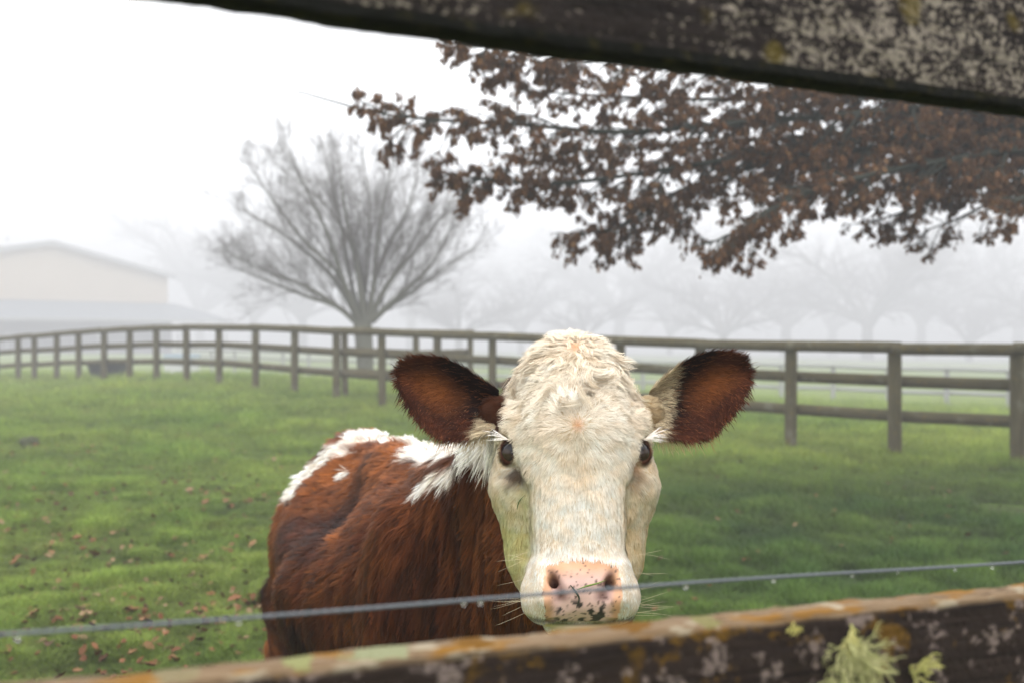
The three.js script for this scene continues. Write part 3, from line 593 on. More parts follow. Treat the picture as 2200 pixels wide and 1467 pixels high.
  if (f > 0.0) c = mix3(c, [0.05, 0.045, 0.03], mouth * 0.85);
  return c;
}
const A3 = (px, py, near) => {                                      // where the skin lies at that place
  const d = P(px, py, 1).sub(camera.position), v = V(0, 0, 0); let best = 9, at = null;
  for (let t = near - 0.35; t < near + 0.6; t += 0.004) { v.copy(camera.position).addScaledVector(d, t); const f = torsoField(v.x, v.y, v.z); if (f < best) { best = f; at = v.toArray(); } if (f < 0) break; }
  return at;
};
const DORSAL = [A3(985, 955, 2.06), A3(900, 958, 2.3), A3(840, 945, 2.5), A3(772, 938, 2.72), A3(730, 960, 2.8), A3(690, 990, 2.8), A3(650, 1025, 2.86), A3(632, 1050, 2.86)];
const STRIPE = [A3(1050, 955, 1.86), A3(990, 985, 1.86), A3(935, 1020, 1.86), A3(900, 1055, 1.88)], CREST = [A3(1060, 930, 1.8), A3(1010, 945, 1.95)], FLECK = [A3(738, 1022, 2.36), A3(746, 1018, 2.36)];
function bodyColour(x, y, z) {
  const a = fbm(x * 5, y * 5, z * 5, 3), b = fbm(x * 26, y * 8, z * 26, 3);
  let c = mix3(BROWN, DARK, clamp(0.28 + 1.9 * b - 0.3 * a, 0, 0.95));
  c = mix3(c, [0.25, 0.080, 0.021], clamp(0.18 + 1.4 * a + 1.1 * b + 0.35 * smoothstep(y, 0.85, 1.08), 0, 0.8) * (1 - 0.55 * smoothstep(z, -2.05, -1.85)));  // lighter coat patches, with highlights painted towards the top of the body
  c = mix3(c, DARK, 0.6 * smoothstep(n3((x * 0.47 + z * 0.88) * 15 + y * 3, y * 2.6, 21.5) + 0.4 * b, 0.12, 0.5));  // shade of the upright skin folds painted into the coat
  // white along the back, over the crest and down the shoulder
  const edge = 0.022 * fbm(x * 14, y * 14, z * 14, 4) / 0.4;
  const run = (L, wid) => { let m = 9; for (let k = 0; k + 1 < L.length; k++) m = Math.min(m, cone(x, y, z, ...L[k], ...L[k + 1], L[k][3] ?? wid, wid) ); return smoothstep(-(m + edge), -0.004, 0.020); };
  let w = Math.max(run(DORSAL, 0.052), run(STRIPE, 0.020), run(CREST, 0.05), run(FLECK, 0.012));
  if (y < 0.35 || (x > -0.1 && y < 0.62 && z > -1.9)) w = Math.max(w, 1);
  c = mix3(c, mix3([0.80, 0.76, 0.70], WARM, clamp(0.1 + 0.7 * b, 0, 0.5)), w);
  if (y < 0.055) c = [0.06, 0.05, 0.04];
  return c;
}
// ears: a cupped blade between its upper and lower rim
function earShape(up, low, sgn, notch) {
  const U = new THREE.CatmullRomCurve3(up), L = new THREE.CatmullRomCurve3(low), N = 26, T = 14, s = new Soup(), front = [], back = [];
  const pt = (a, t, side) => {
    const A = U.getPoint(a), B = L.getPoint(a), m = A.clone().lerp(B, (t + 1) / 2), w = A.distanceTo(B), cup = 1 - Math.abs(t) ** 2.2;
    m.z -= w * 0.46 * cup * (1 - 0.35 * a) + (side ? 0.004 + 0.010 * cup : 0);
    return m;
  };
  for (const side of [0, 1]) for (let i = 0; i <= N; i++) { const row = []; for (let j = 0; j <= T; j++) { const p = pt(i / N, (j / T) * 2 - 1, side), c = earColour(p, i / N, (j / T) * 2 - 1, sgn, side); row.push(s.vert(p.x, p.y, p.z, 0, 0, 1, ...c)); } (side ? back : front).push(row); }
  const q = (a, b, c, d) => { s.tri(a, b, c); s.tri(a, c, d); };
  for (let i = 0; i < N; i++) for (let j = 0; j < T; j++) {
    const f = [front[i][j], front[i + 1][j], front[i + 1][j + 1], front[i][j + 1]], b = [back[i][j], back[i][j + 1], back[i + 1][j + 1], back[i + 1][j]];
    if (sgn > 0) { q(f[0], f[3], f[2], f[1]); q(b[0], b[3], b[2], b[1]); } else { q(...f); q(...b); }
  }
  for (let i = 0; i < N; i++) for (const j of [0, T]) { const a = front[i][j], b = front[i + 1][j], c = back[i + 1][j], d = back[i][j]; (j === 0) === (sgn > 0) ? q(a, b, c, d) : q(a, d, c, b); }
  for (let j = 0; j < T; j++) for (const i of [N]) { const a = front[i][j], b = front[i][j + 1], c = back[i][j + 1], d = back[i][j]; q(a, b, c, d); }
  const g = s.geo(); g.computeVertexNormals();
  return { g, U, L, pt };
}
function earColour(p, a, t, sgn, side) {
  const k = fbm(p.x * 30, p.y * 30, p.z * 30, 3);
  let c = side ? mix3([0.15, 0.05, 0.022], DARK, clamp(0.3 + k, 0, 1)) : mix3([0.080, 0.022, 0.009], [0.014, 0.005, 0.0035], clamp(0.35 + 1.2 * k + 1.1 * smoothstep(0.55 - a - 0.2 * t, 0, 0.4) * (t < 0.5 ? 1 : 0.3), 0, 1));  // inner side darkens towards the base: shade of the hollow painted in
  if (!side) c = mix3(c, [0.24, 0.078, 0.020], clamp(1.2 - Math.hypot((a - 0.6) / 0.3, (t + 0.05) / 0.6) + 0.4 * k, 0, 1) * 0.85);
  const pale = sgn > 0 ? smoothstep(0.26 - a - 0.06 * t, 0, 0.1) : smoothstep(0.16 - a + 0.13 * t, 0, 0.08) * smoothstep(t, 0.2, 0.7);
  return mix3(c, [0.56, 0.46, 0.30], pale);
}
const ear1 = earShape([[1072, 838, 1.60], [1030, 812, 1.59], [990, 786, 1.575], [945, 769, 1.565], [900, 768, 1.565], [868, 778, 1.575], [850, 800, 1.585]].map((a) => P(...a)), [[1070, 912, 1.585], [1030, 936, 1.56], [985, 941, 1.55], [942, 933, 1.545], [905, 905, 1.55], [875, 868, 1.56], [852, 822, 1.58]].map((a) => P(...a)), -1);
const ear2 = earShape([[1398, 838, 1.60], [1432, 806, 1.59], [1470, 778, 1.575], [1520, 758, 1.565], [1565, 756, 1.565], [1598, 770, 1.575], [1614, 798, 1.585]].map((a) => P(...a)), [[1398, 925, 1.585], [1432, 938, 1.56], [1480, 941, 1.55], [1525, 932, 1.545], [1565, 896, 1.55], [1594, 858, 1.56], [1614, 822, 1.58]].map((a) => P(...a)), 1);
// one skin: torso, head and ears; the bare nose is a piece of its own
function meshOf(m, colour, keep) {
  const g = new THREE.BufferGeometry(), col = new Float32Array(m.pos.length);
  for (let v = 0; v < m.pos.length; v += 3) { const c = colour(m.pos[v], m.pos[v + 1], m.pos[v + 2]); col[v] = c[0]; col[v + 1] = c[1]; col[v + 2] = c[2]; }
  g.setAttribute('position', new THREE.BufferAttribute(m.pos, 3)); g.setAttribute('normal', new THREE.BufferAttribute(m.nor, 3)); g.setAttribute('color', new THREE.BufferAttribute(col, 3));
  g.setAttribute('uv', new THREE.BufferAttribute(new Float32Array((m.pos.length / 3) * 2), 2));
  let idx = m.idx;
  if (keep) { const l = []; for (let i = 0; i < idx.length; i += 3) { const a = idx[i] * 3, b = idx[i + 1] * 3, c = idx[i + 2] * 3; if (keep((m.pos[a] + m.pos[b] + m.pos[c]) / 3, (m.pos[a + 1] + m.pos[b + 1] + m.pos[c + 1]) / 3, (m.pos[a + 2] + m.pos[b + 2] + m.pos[c + 2]) / 3)) l.push(idx[i], idx[i + 1], idx[i + 2]); } idx = new Uint32Array(l); }
  g.setIndex(new THREE.BufferAttribute(idx, 1));
  return g;
}
const hc = (x, y, z) => { const h = toHead(x, y, z), c = headColour(...h); return noseMask(...h) ? c : [c[0] * 0.72, c[1] * 0.6, c[2] * 0.45]; }, isNose = (x, y, z) => noseMask(...toHead(x, y, z)) === 1;  // skin under the hair darkened and warmed as painted shadow between locks
const local = (g) => g.translate(-cow.position.x, -cow.position.y, -cow.position.z);
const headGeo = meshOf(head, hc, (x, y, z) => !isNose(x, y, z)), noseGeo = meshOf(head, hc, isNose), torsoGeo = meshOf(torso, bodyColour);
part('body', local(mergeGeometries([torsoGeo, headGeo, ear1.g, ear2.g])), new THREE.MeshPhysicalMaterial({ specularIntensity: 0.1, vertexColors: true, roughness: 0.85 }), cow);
part('nose', local(noseGeo.clone()), new THREE.MeshPhysicalMaterial({ vertexColors: true, roughness: 0.42, specularIntensity: 0.7 }), cow);
// eyes
for (const s of [-1, 1]) {
  const g = new THREE.SphereGeometry(EYE_R, 40, 28), col = new Float32Array(g.attributes.position.count * 3), p = g.attributes.position;
  const look = V(s * 0.55, -0.05, 0.83).normalize();
  for (let i = 0; i < p.count; i++) { const k = V(p.getX(i), p.getY(i), p.getZ(i)).normalize().dot(look), c = k > 0.64 ? mix3([0.012, 0.010, 0.012], [0.03, 0.018, 0.012], smoothstep(k, 0.9, 0.75)) : [0.03, 0.02, 0.016]; col.set(c, i * 3); }
  g.setAttribute('color', new THREE.BufferAttribute(col, 3));
  const e = part('eye', g, new THREE.MeshPhysicalMaterial({ vertexColors: true, roughness: 0.07, specularIntensity: 0.6 }), cow), at = fromHead(s * EYE_AT[0], EYE_AT[1], EYE_AT[2]);
  e.position.copy(at.sub(cow.position));
}

// ---- hair: tapered ribbons grown from the skin
function sampler(geo) {
  const p = geo.attributes.position.array, n = geo.attributes.normal.array, ix = geo.index.array, T = ix.length / 3, cum = new Float64Array(T), a = V(0, 0, 0), b = V(0, 0, 0);
  let sum = 0;
  for (let t = 0; t < T; t++) { const i = ix[t * 3] * 3, j = ix[t * 3 + 1] * 3, k = ix[t * 3 + 2] * 3; a.set(p[j] - p[i], p[j + 1] - p[i + 1], p[j + 2] - p[i + 2]); b.set(p[k] - p[i], p[k + 1] - p[i + 1], p[k + 2] - p[i + 2]); sum += a.cross(b).length() / 2; cum[t] = sum; }
  return (P0, N0) => {
    const r = rnd() * sum; let lo = 0, hi = T - 1;
    while (lo < hi) { const m = (lo + hi) >> 1; cum[m] < r ? (lo = m + 1) : (hi = m); }
    let u = rnd(), v = rnd(); if (u + v > 1) { u = 1 - u; v = 1 - v; }
    const i = ix[lo * 3] * 3, j = ix[lo * 3 + 1] * 3, k = ix[lo * 3 + 2] * 3, w = 1 - u - v;
    P0.set(p[i] * w + p[j] * u + p[k] * v, p[i + 1] * w + p[j + 1] * u + p[k + 1] * v, p[i + 2] * w + p[j + 2] * u + p[k + 2] * v);
    N0.set(n[i] * w + n[j] * u + n[k] * v, n[i + 1] * w + n[j + 1] * u + n[k + 1] * v, n[i + 2] * w + n[j + 2] * u + n[k + 2] * v).normalize();
  };
}
const _t = V(0, 0, 0), _b = V(0, 0, 0), _q = V(0, 0, 0), _c = V(0, 0, 0);
function strand(s, p, n, dir, o, col) {                             // o: len, lift, droop, width, curl, freq, phase, seg, pull
  _t.copy(dir).addScaledVector(n, -dir.dot(n)); if (_t.lengthSq() < 1e-8) _t.set(1, 0, 0).addScaledVector(n, -n.x); _t.normalize();
  _b.crossVectors(n, _t);
  const K = o.seg; let i0 = -1, i1 = -1;
  for (let k = 0; k <= K; k++) {
    const f = k / K, w = o.width * 0.5 * Math.sqrt(1 - 0.93 * f), wave = o.curl * o.len * (Math.sin(o.phase + f * o.freq) - Math.sin(o.phase)), lift = o.len * (o.lift * f - o.droop * f * f) + 0.0004;
    _q.copy(p).addScaledVector(_t, o.len * f * (1 - 0.2 * o.lift)).addScaledVector(n, lift + 0.5 * Math.abs(wave) * f).addScaledVector(_b, wave);
    if (o.pull) _q.addScaledVector(o.pull, f);
    const g = Math.min(1, 0.12 + 1.25 * f), cr = col[0] * lerp(0.76, 1.02, g), cg = col[1] * lerp(0.69, 1.02, g), cb = col[2] * lerp(0.60, 1.02, g), N = [n.x + _t.x * 0.25, n.y + _t.y * 0.25, n.z + _t.z * 0.25];  // roots coloured darker and warmer, painting the shadow deep in the hair
    const a = s.vert(_q.x - _b.x * w, _q.y - _b.y * w, _q.z - _b.z * w, ...N, cr, cg, cb), b = k === K ? a : s.vert(_q.x + _b.x * w, _q.y + _b.y * w, _q.z + _b.z * w, ...N, cr, cg, cb);
    if (k) { s.tri(i0, a, i1); if (b !== a) s.tri(i1, a, b); }
    i0 = a; i1 = b;
  }
}
const hairMat = new THREE.MeshPhysicalMaterial({ vertexColors: true, roughness: 0.55, specularIntensity: 0.12 });
const tint = (c, v, w = 0) => [clamp(c[0] * v * (1 + w), 0, 0.92), clamp(c[1] * v, 0, 0.92), clamp(c[2] * v * (1 - w), 0, 0.92)];
const clumpPull = (p, cell, amount) => { const w = (x) => (Math.floor(x / cell) + 0.5) * cell, jx = p.x + 0.006 * n3(p.x * 40, p.y * 40, p.z * 40), jy = p.y + 0.006 * n3(p.y * 40, p.z * 40, p.x * 40 + 9), jz = p.z; return V(w(jx) - jx, w(jy) - jy, w(jz) - jz).multiplyScalar(amount); };
{
  seed(101);
  const face = new Soup(), pick = sampler(headGeo), p = V(0, 0, 0), n = V(0, 0, 0), whorls = [[0, 0.024, 1], [0.002, 0.158, 1.1]];
  for (let c = 0; c < 150000; c++) {
    pick(p, n);
    const [r, u, f] = toHead(p.x, p.y, p.z), q = Math.abs(r);
    if (n.z < -0.35 && rnd() < 0.8) continue;
    const rim = Math.hypot((q - EC) * 1.75, u - EYE_AT[1]);
    if (rim < 0.0188 && f > -0.05) continue;
    const root = q > 0.1 && u > 0.03;
    if (u < -0.252 && f > 0.03) continue;
    let dr = 0, du = 0;
    for (const [wr, wu, k] of whorls) { const x = r - wr, y = u - wu, d2 = x * x + y * y + 1e-5, s = k / (d2 * Math.sqrt(d2)); dr += x * s; du += y * s; }
    const dl = Math.hypot(dr, du); dr /= dl; du /= dl;
    const back = q > 0.085 ? -0.5 : 0;
    if (u < -0.03) { const m = smoothstep(-u, 0.03, 0.16); du -= m * 0.8; dr *= 1 - 0.25 * m; }
    if (u > 0.158) { du = Math.max(du, 0.15); }
    const mess = (0.12 + 0.88 * smoothstep(u, 0.06, 0.09) * (1 - smoothstep(u, 0.11, 0.13)) * (1 - smoothstep(q, 0.03, 0.06))) * 0.5, a = Math.atan2(du, dr) + mess * 2.2 * n3(r * 26, u * 26, 3) + 0.35 * n3(r * 90, u * 90, 6) + rr(-0.13, 0.13);
    const dir = headDir(Math.cos(a), Math.sin(a), back), nose = smoothstep(-u, 0.15, 0.18), fore = smoothstep(u, -0.05, 0.06), top = smoothstep(u, 0.12, 0.165), wd = Math.min(Math.hypot(r, u - 0.024), Math.hypot(r, u - 0.158));
    let len = lerp(0.0125, 0.0215, fore) + 0.010 * top; len = lerp(len, 0.0055, nose); len *= lerp(0.4, 1, smoothstep(wd, 0.004, 0.03)) * rr(0.65, 1.2);
    if (rim < 0.032) len *= 0.4; if (root) len *= 0.6;
    const curly = fore * (1 - 0.3 * top);
    const cl = n3(r * 60, u * 60, f * 60);
    const v = clamp(0.97 + lerp(0.12, 0.32, fore) * cl + rr(-0.15, 0.12), 0.5, 1.15);  // clump tone also paints the darker gaps between locks
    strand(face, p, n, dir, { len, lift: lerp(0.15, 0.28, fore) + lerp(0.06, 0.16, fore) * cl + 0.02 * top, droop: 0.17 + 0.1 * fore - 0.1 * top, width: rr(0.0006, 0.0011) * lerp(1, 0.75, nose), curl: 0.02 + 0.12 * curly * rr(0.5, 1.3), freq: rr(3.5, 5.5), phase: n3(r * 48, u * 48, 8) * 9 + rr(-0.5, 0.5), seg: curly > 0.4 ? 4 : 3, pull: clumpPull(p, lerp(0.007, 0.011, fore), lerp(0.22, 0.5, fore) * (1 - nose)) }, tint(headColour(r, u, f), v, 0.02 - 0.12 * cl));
  }
  // locks: thicker curled wisps on the poll, the forehead and beside the ears
  const lock = (r0, u0, ang, len, curl, count, spread, lift) => {
    const o = fromHead(r0, u0, 0.2), dirn = V(0, -ST, -CT).multiplyScalar(1);
    let hit = null; for (let k = 0; k < 400; k++) { const x = o.clone().addScaledVector(headDir(0, 0, -1), k * 0.001); if (headField(x.x, x.y, x.z) < 0) { hit = x; break; } }
    if (!hit) return;
    const e = 0.002, nn = V(headField(hit.x + e, hit.y, hit.z) - headField(hit.x - e, hit.y, hit.z), headField(hit.x, hit.y + e, hit.z) - headField(hit.x, hit.y - e, hit.z), headField(hit.x, hit.y, hit.z + e) - headField(hit.x, hit.y, hit.z - e)).normalize(), dir = headDir(Math.cos(ang), Math.sin(ang), 0), ph = rnd() * 6;
    for (let k = 0; k < count; k++) { const pp = hit.clone().add(headDir(rr(-spread, spread), rr(-spread, spread), 0)); const c = mix3(CREAM, WARM, rr(0, 0.75)); strand(face, pp, nn, dir.clone().add(V(rr(-0.12, 0.12), rr(-0.12, 0.12), 0)), { len: len * rr(0.75, 1.1), lift: lift * rr(0.8, 1.2), droop: lift * 0.8, width: rr(0.0009, 0.0016), curl: curl, freq: 4.6, phase: ph + rr(-0.3, 0.3), seg: 7, pull: pp.clone().sub(hit).multiplyScalar(-0.6) }, tint(c, rr(0.85, 1.1))); }
  };
  for (let k = 0; k < 90; k++) { const r0 = rr(-0.085, 0.085), u0 = rr(0.05, 0.155), d = Math.atan2((u0 - 0.024) * 0.6 + (u0 - 0.158) * 0.5, r0) + rr(-0.6, 0.6); lock(r0, u0, d, rr(0.018, 0.032), rr(0.06, 0.2), 14, 0.004, rr(0.2, 0.36)); }
  for (const [r0, u0, a] of [[0.02, 0.09, 1.2], [0.035, 0.085, 2.2], [-0.015, 0.07, -1.0], [0.03, 0.07, -2.0], [-0.03, 0.06, 2.9], [0.01, 0.11, 0.4]]) lock(r0, u0, a, 0.042, 0.42, 46, 0.006, 0.8);
  for (const [r0, u0, a, l] of [[-0.055, 0.135, 3.0, 0.05], [-0.07, 0.12, 3.2, 0.05], [0.055, 0.135, 0.1, 0.05], [-0.086, 0.085, 2.8, 0.035], [0.088, 0.09, 0.3, 0.04], [0.09, 0.075, 0.1, 0.035], [0.04, 0.148, 0.5, 0.05], [-0.03, 0.152, 2.7, 0.045], [0.0, 0.165, 1.9, 0.03], [0.02, 0.163, 0.8, 0.036], [-0.02, 0.16, 2.4, 0.04], [-0.05, 0.12, 3.6, 0.045], [0.055, 0.118, -0.3, 0.045]]) lock(r0, u0, a, l, 0.16, 60, 0.012, 0.26);
  part('face_hair', local(face.geo()), hairMat, cow, 'stuff');
  // lashes and whiskers
  const lash = new Soup();
  for (const s of [-1, 1]) for (let k = 0; k < 48; k++) {
    const t = rr(-1, 1), p0 = fromHead(s * (EC + 0.004 + 0.007 * t), EYE_AT[1] + 0.020 + 0.006 * t, EYE_AT[2] + 0.017 - 0.012 * t), d = headDir(s * rr(0.6, 1.3), rr(-0.15, 0.75), rr(0.0, 0.6)).normalize(), nn = headDir(0, 0.25, 1).normalize();
    strand(lash, p0, nn, d, { len: rr(0.012, 0.036), lift: 0.2, droop: 0.25, width: rr(0.0004, 0.0007), curl: 0.05, freq: 3, phase: rnd() * 6, seg: 4 }, k < 12 && s < 0 ? [0.04, 0.03, 0.02] : [0.85, 0.80, 0.74]);
  }
  part('eyelashes', local(lash.geo()), hairMat, cow, 'stuff');
  const wh = new Soup();
  for (let k = 0; k < 30; k++) {
    const s = k % 2 ? 1 : -1, u0 = rr(-0.245, -0.15), p0 = fromHead(s * rr(0.07, 0.085), u0, rr(0.0, 0.05)), d = headDir(s, rr(-0.6, 0.35), rr(-0.1, 0.5)).normalize(), nn = headDir(0, 0, 1);
    strand(wh, p0, nn, d, { len: rr(0.025, 0.06), lift: 0.15, droop: rr(0.1, 0.35), width: rr(0.00025, 0.0004), curl: 0.04, freq: 2.5, phase: rnd() * 6, seg: 5 }, [0.66, 0.56, 0.40]);
  }
  part('whiskers', local(wh.geo()), hairMat, cow, 'stuff');
  // ears
  const ears = new Soup();
  for (const [E, s] of [[ear1, -1], [ear2, 1]]) {
    const g = E.g, pos = g.attributes.position, pk = sampler(g), out = V(s, 0.12, 0).normalize();
    for (let k = 0; k < 11000; k++) {
      pk(p, n);
      const a = clamp(s < 0 ? (1072 - (p.x / -p.z * FL + 1100)) / 225 : ((p.x / -p.z * FL + 1100) - 1395) / 222, 0, 1), A = E.U.getPoint(a), B = E.L.getPoint(a), t = clamp(((p.y - A.y) / (B.y - A.y)) * 2 - 1, -1, 1), frontSide = n.z > 0.1;
      let c = earColour(p, a, t, s, frontSide ? 0 : 1); if (rnd() < 0.10) c = mix3(c, [0.20, 0.07, 0.025], 0.7);
      const rim = Math.abs(t) > 0.8;
      const dir = V(s * (0.9 - 0.4 * Math.abs(t)), t < 0 ? 0.5 * -t - 0.1 : -0.7 * t - 0.3, rr(-0.1, 0.3)).add(V(rr(-0.25, 0.25), rr(-0.25, 0.25), 0));
      strand(ears, p, n, dir, { len: rr(0.010, 0.020) * (rim && t > 0 ? 1.35 : 1), lift: rr(0.15, 0.5), droop: 0.2, width: rr(0.0008, 0.0014), curl: 0.04, freq: 3, phase: rnd() * 6, seg: 3, pull: clumpPull(p, 0.009, 0.5) }, tint(c, rr(0.55, 1.3)));
    }
    // long pale hairs from the lower inside
    for (let k = 0; k < 900; k++) {
      const a = rr(0.02, 0.5), t = rr(0.25, 0.9), q = E.pt(a, t, 0), dir = V(s * rr(0.1, 0.7), -1, rr(0, 0.6)), c = mix3([0.58, 0.46, 0.28], [0.34, 0.16, 0.075], clamp(a * 1.9 + rr(-0.3, 0.2), 0, 1));
      strand(ears, q, V(0, 0.1, 1), dir, { len: rr(0.018, 0.048), lift: 0.4, droop: 0.3, width: rr(0.0006, 0.0011), curl: 0.07, freq: 3, phase: rnd() * 6, seg: 5, pull: clumpPull(q, 0.012, 0.6) }, c);
    }
  }
  part('ear_hair', local(ears.geo()), hairMat, cow, 'stuff');
}
{
  seed(111);
  const coat = new Soup(), pick = sampler(torsoGeo), p = V(0, 0, 0), n = V(0, 0, 0), ax = V(-0.47, -0.25, -0.88);
  for (let c = 0; c < 150000; c++) {
    pick(p, n);
    const facing = n.z * 0.85 + n.x * -0.35;
    if (p.y < 0.62 && rnd() < 0.9) continue;
    if (facing < -0.25 && rnd() < 0.85) continue;
    if (p.y < 0.06) continue;
    const near = smoothstep(p.z, -2.5, -1.9), cl = n3(p.x * 40, p.y * 24, p.z * 40), cl2 = n3(p.x * 13, p.y * 9, p.z * 13), neck = smoothstep(p.z, -2.15, -1.85);
    const dir = ax.clone().lerp(V(-0.15, -1, -0.2), clamp(0.35 + 0.5 * neck + 0.4 * cl2 + smoothstep(1.0 - p.y, 0, 0.3) * 0.3, 0, 1)).add(V(rr(-0.2, 0.2), rr(-0.2, 0.2), rr(-0.2, 0.2)));
    const col = bodyColour(p.x, p.y, p.z), v = clamp(0.98 + 0.95 * cl + rr(-0.25, 0.25), 0.3, 1.9);
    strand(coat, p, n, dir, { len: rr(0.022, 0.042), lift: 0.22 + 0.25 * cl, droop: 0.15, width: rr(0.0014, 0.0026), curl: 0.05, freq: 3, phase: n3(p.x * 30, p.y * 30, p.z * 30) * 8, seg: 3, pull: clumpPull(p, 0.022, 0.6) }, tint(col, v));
  }
  for (let k = 0; k < 900; k++) { const y = rr(0.2, 0.45), a = rnd() * 6.28; strand(coat, V(-0.72 + 0.02 * Math.cos(a), y, -3.02 + 0.02 * Math.sin(a)), V(Math.cos(a), 0, Math.sin(a)), V(0, -1, 0), { len: rr(0.08, 0.16), lift: 0.1, droop: 0, width: 0.002, curl: 0.05, freq: 3, phase: rnd() * 6, seg: 4 }, tint([0.6, 0.55, 0.48], rr(0.6, 1))); }
  part('body_hair', local(coat.geo()), hairMat, cow, 'stuff');
}

// ---------------------------------------------------------------- the wooden fence that the camera looks through
const AX = V(0.93, -0.0196, 0.367 * -1).normalize(), UPF = V(0, 1, 0).addScaledVector(AX, -AX.y).normalize(), BACK = V(0, 0, 0).crossVectors(UPF, AX).normalize();   // along the rail, up, away from the camera
const railAt = (s, y, back = 0) => V(0, y, -0.6).addScaledVector(AX, s).addScaledVector(BACK, back);
const S0 = -0.72, S1 = 1.2, RH = 0.15, RT = 0.031;
{
  seed(201);
  const f = base('wooden_fence', railAt(0, groundY(0, -0.6)).setY(groundY(0, -0.6)));
  tag(f, 'old lichen-covered wooden fence close to the camera, framing the cow', 'fence');
  const O = f.position, PER = 2 * (RH + RT);
  const dots = (x, y, fr, sd) => { const a = n3(x * fr, y * fr, sd), b = n3(x * fr * 2.3, y * fr * 2.3, sd + 4); return 0.6 * a + 0.5 * b; };
  const upper = (x, w) => {                                          // x along in metres, w round the rail from the lower front edge
    const grain = fbm(x * 6, w * 160, 2, 3), big = fbm(x * 7, w * 13, 11, 3), rightward = smoothstep(x, -0.05, 0.32);
    let c = mix3([0.016, 0.012, 0.012], [0.042, 0.031, 0.028], clamp(0.5 + grain, 0, 1));
    const cover = clamp(0.08 + 0.48 * rightward + 1.0 * big + 0.5 * fbm(x * 30, w * 40, 19, 3), 0, 0.78), sp = 1.1 * dots(x, w, 230, 1) + 0.85 * dots(x, w, 66, 6);
    c = mix3(c, mix3([0.22, 0.18, 0.15], [0.50, 0.43, 0.345], clamp(0.5 + dots(x, w, 300, 3), 0, 1)), smoothstep(sp + cover * 0.8, 0.40, 0.80) * 0.95);
    c = mix3(c, [0.16, 0.115, 0.018], smoothstep(fbm(x * 20, w * 24, 30, 3), 0.20, 0.36) * 0.7);
    const crack = 0.5 * (1 - 0.6 * smoothstep(fbm(x * 3.5, w * 210, 71, 3), 0.16, 0.3));
    c = [c[0] * crack, c[1] * crack, c[2] * crack];
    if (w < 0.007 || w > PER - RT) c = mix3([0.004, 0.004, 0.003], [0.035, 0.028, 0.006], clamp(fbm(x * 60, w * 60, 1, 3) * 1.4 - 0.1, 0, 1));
    return c;
  };
  const lower = (x, w) => {
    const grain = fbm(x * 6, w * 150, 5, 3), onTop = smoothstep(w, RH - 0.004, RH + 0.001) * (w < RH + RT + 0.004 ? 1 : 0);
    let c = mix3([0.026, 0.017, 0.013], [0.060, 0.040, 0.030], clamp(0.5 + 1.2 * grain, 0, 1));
    c = mix3(c, [0.26, 0.14, 0.013], smoothstep(fbm(x * 19, w * 24, 33, 5) + 0.35 * dots(x, w, 110, 9), 0.10, 0.34) * 0.75);
    c = mix3(c, [0.42, 0.335, 0.29], smoothstep(fbm(x * 38, w * 38, 44, 5) + 0.5 * dots(x, w, 130, 2), 0.12, 0.36) * 0.85);
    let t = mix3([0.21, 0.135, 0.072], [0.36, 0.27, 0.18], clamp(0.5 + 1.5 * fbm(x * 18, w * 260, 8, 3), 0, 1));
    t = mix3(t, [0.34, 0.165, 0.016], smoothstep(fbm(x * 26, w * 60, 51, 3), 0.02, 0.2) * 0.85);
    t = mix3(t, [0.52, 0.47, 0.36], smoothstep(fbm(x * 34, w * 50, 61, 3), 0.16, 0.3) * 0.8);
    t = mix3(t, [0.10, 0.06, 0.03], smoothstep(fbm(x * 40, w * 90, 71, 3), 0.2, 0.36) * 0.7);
    for (const [s0, b0, l, k] of [[-0.078, 0.5, 0.026, [0.42, 0.46, 0.29]], [-0.126, 0.5, 0.009, [0.40, 0.43, 0.20]], [0.145, 0.4, 0.010, [0.33, 0.31, 0.14]], [0.09, 0.6, 0.018, [0.27, 0.13, 0.012]], [-0.19, 0.5, 0.013, [0.36, 0.31, 0.19]], [-0.02, 0.5, 0.014, [0.27, 0.13, 0.012]]]) {
      const m = 1 - Math.hypot((x - s0) / l, (w - RH - RT * b0) / 0.013) + 0.9 * fbm(x * 110, w * 110, s0 * 40, 4);
      t = mix3(t, mix3(k, [k[0] * 0.6, k[1] * 0.6, k[2] * 0.5], clamp(0.5 + dots(x, w, 420, 5), 0, 1)), smoothstep(m, 0, 0.18));
    }
    const crack = 1 - 0.55 * smoothstep(fbm(x * 4, w * 230, 77, 3), 0.16, 0.3);
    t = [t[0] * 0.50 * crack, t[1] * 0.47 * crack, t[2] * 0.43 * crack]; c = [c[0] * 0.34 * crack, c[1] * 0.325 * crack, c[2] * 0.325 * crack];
    return mix3(c, t, onTop);
  };
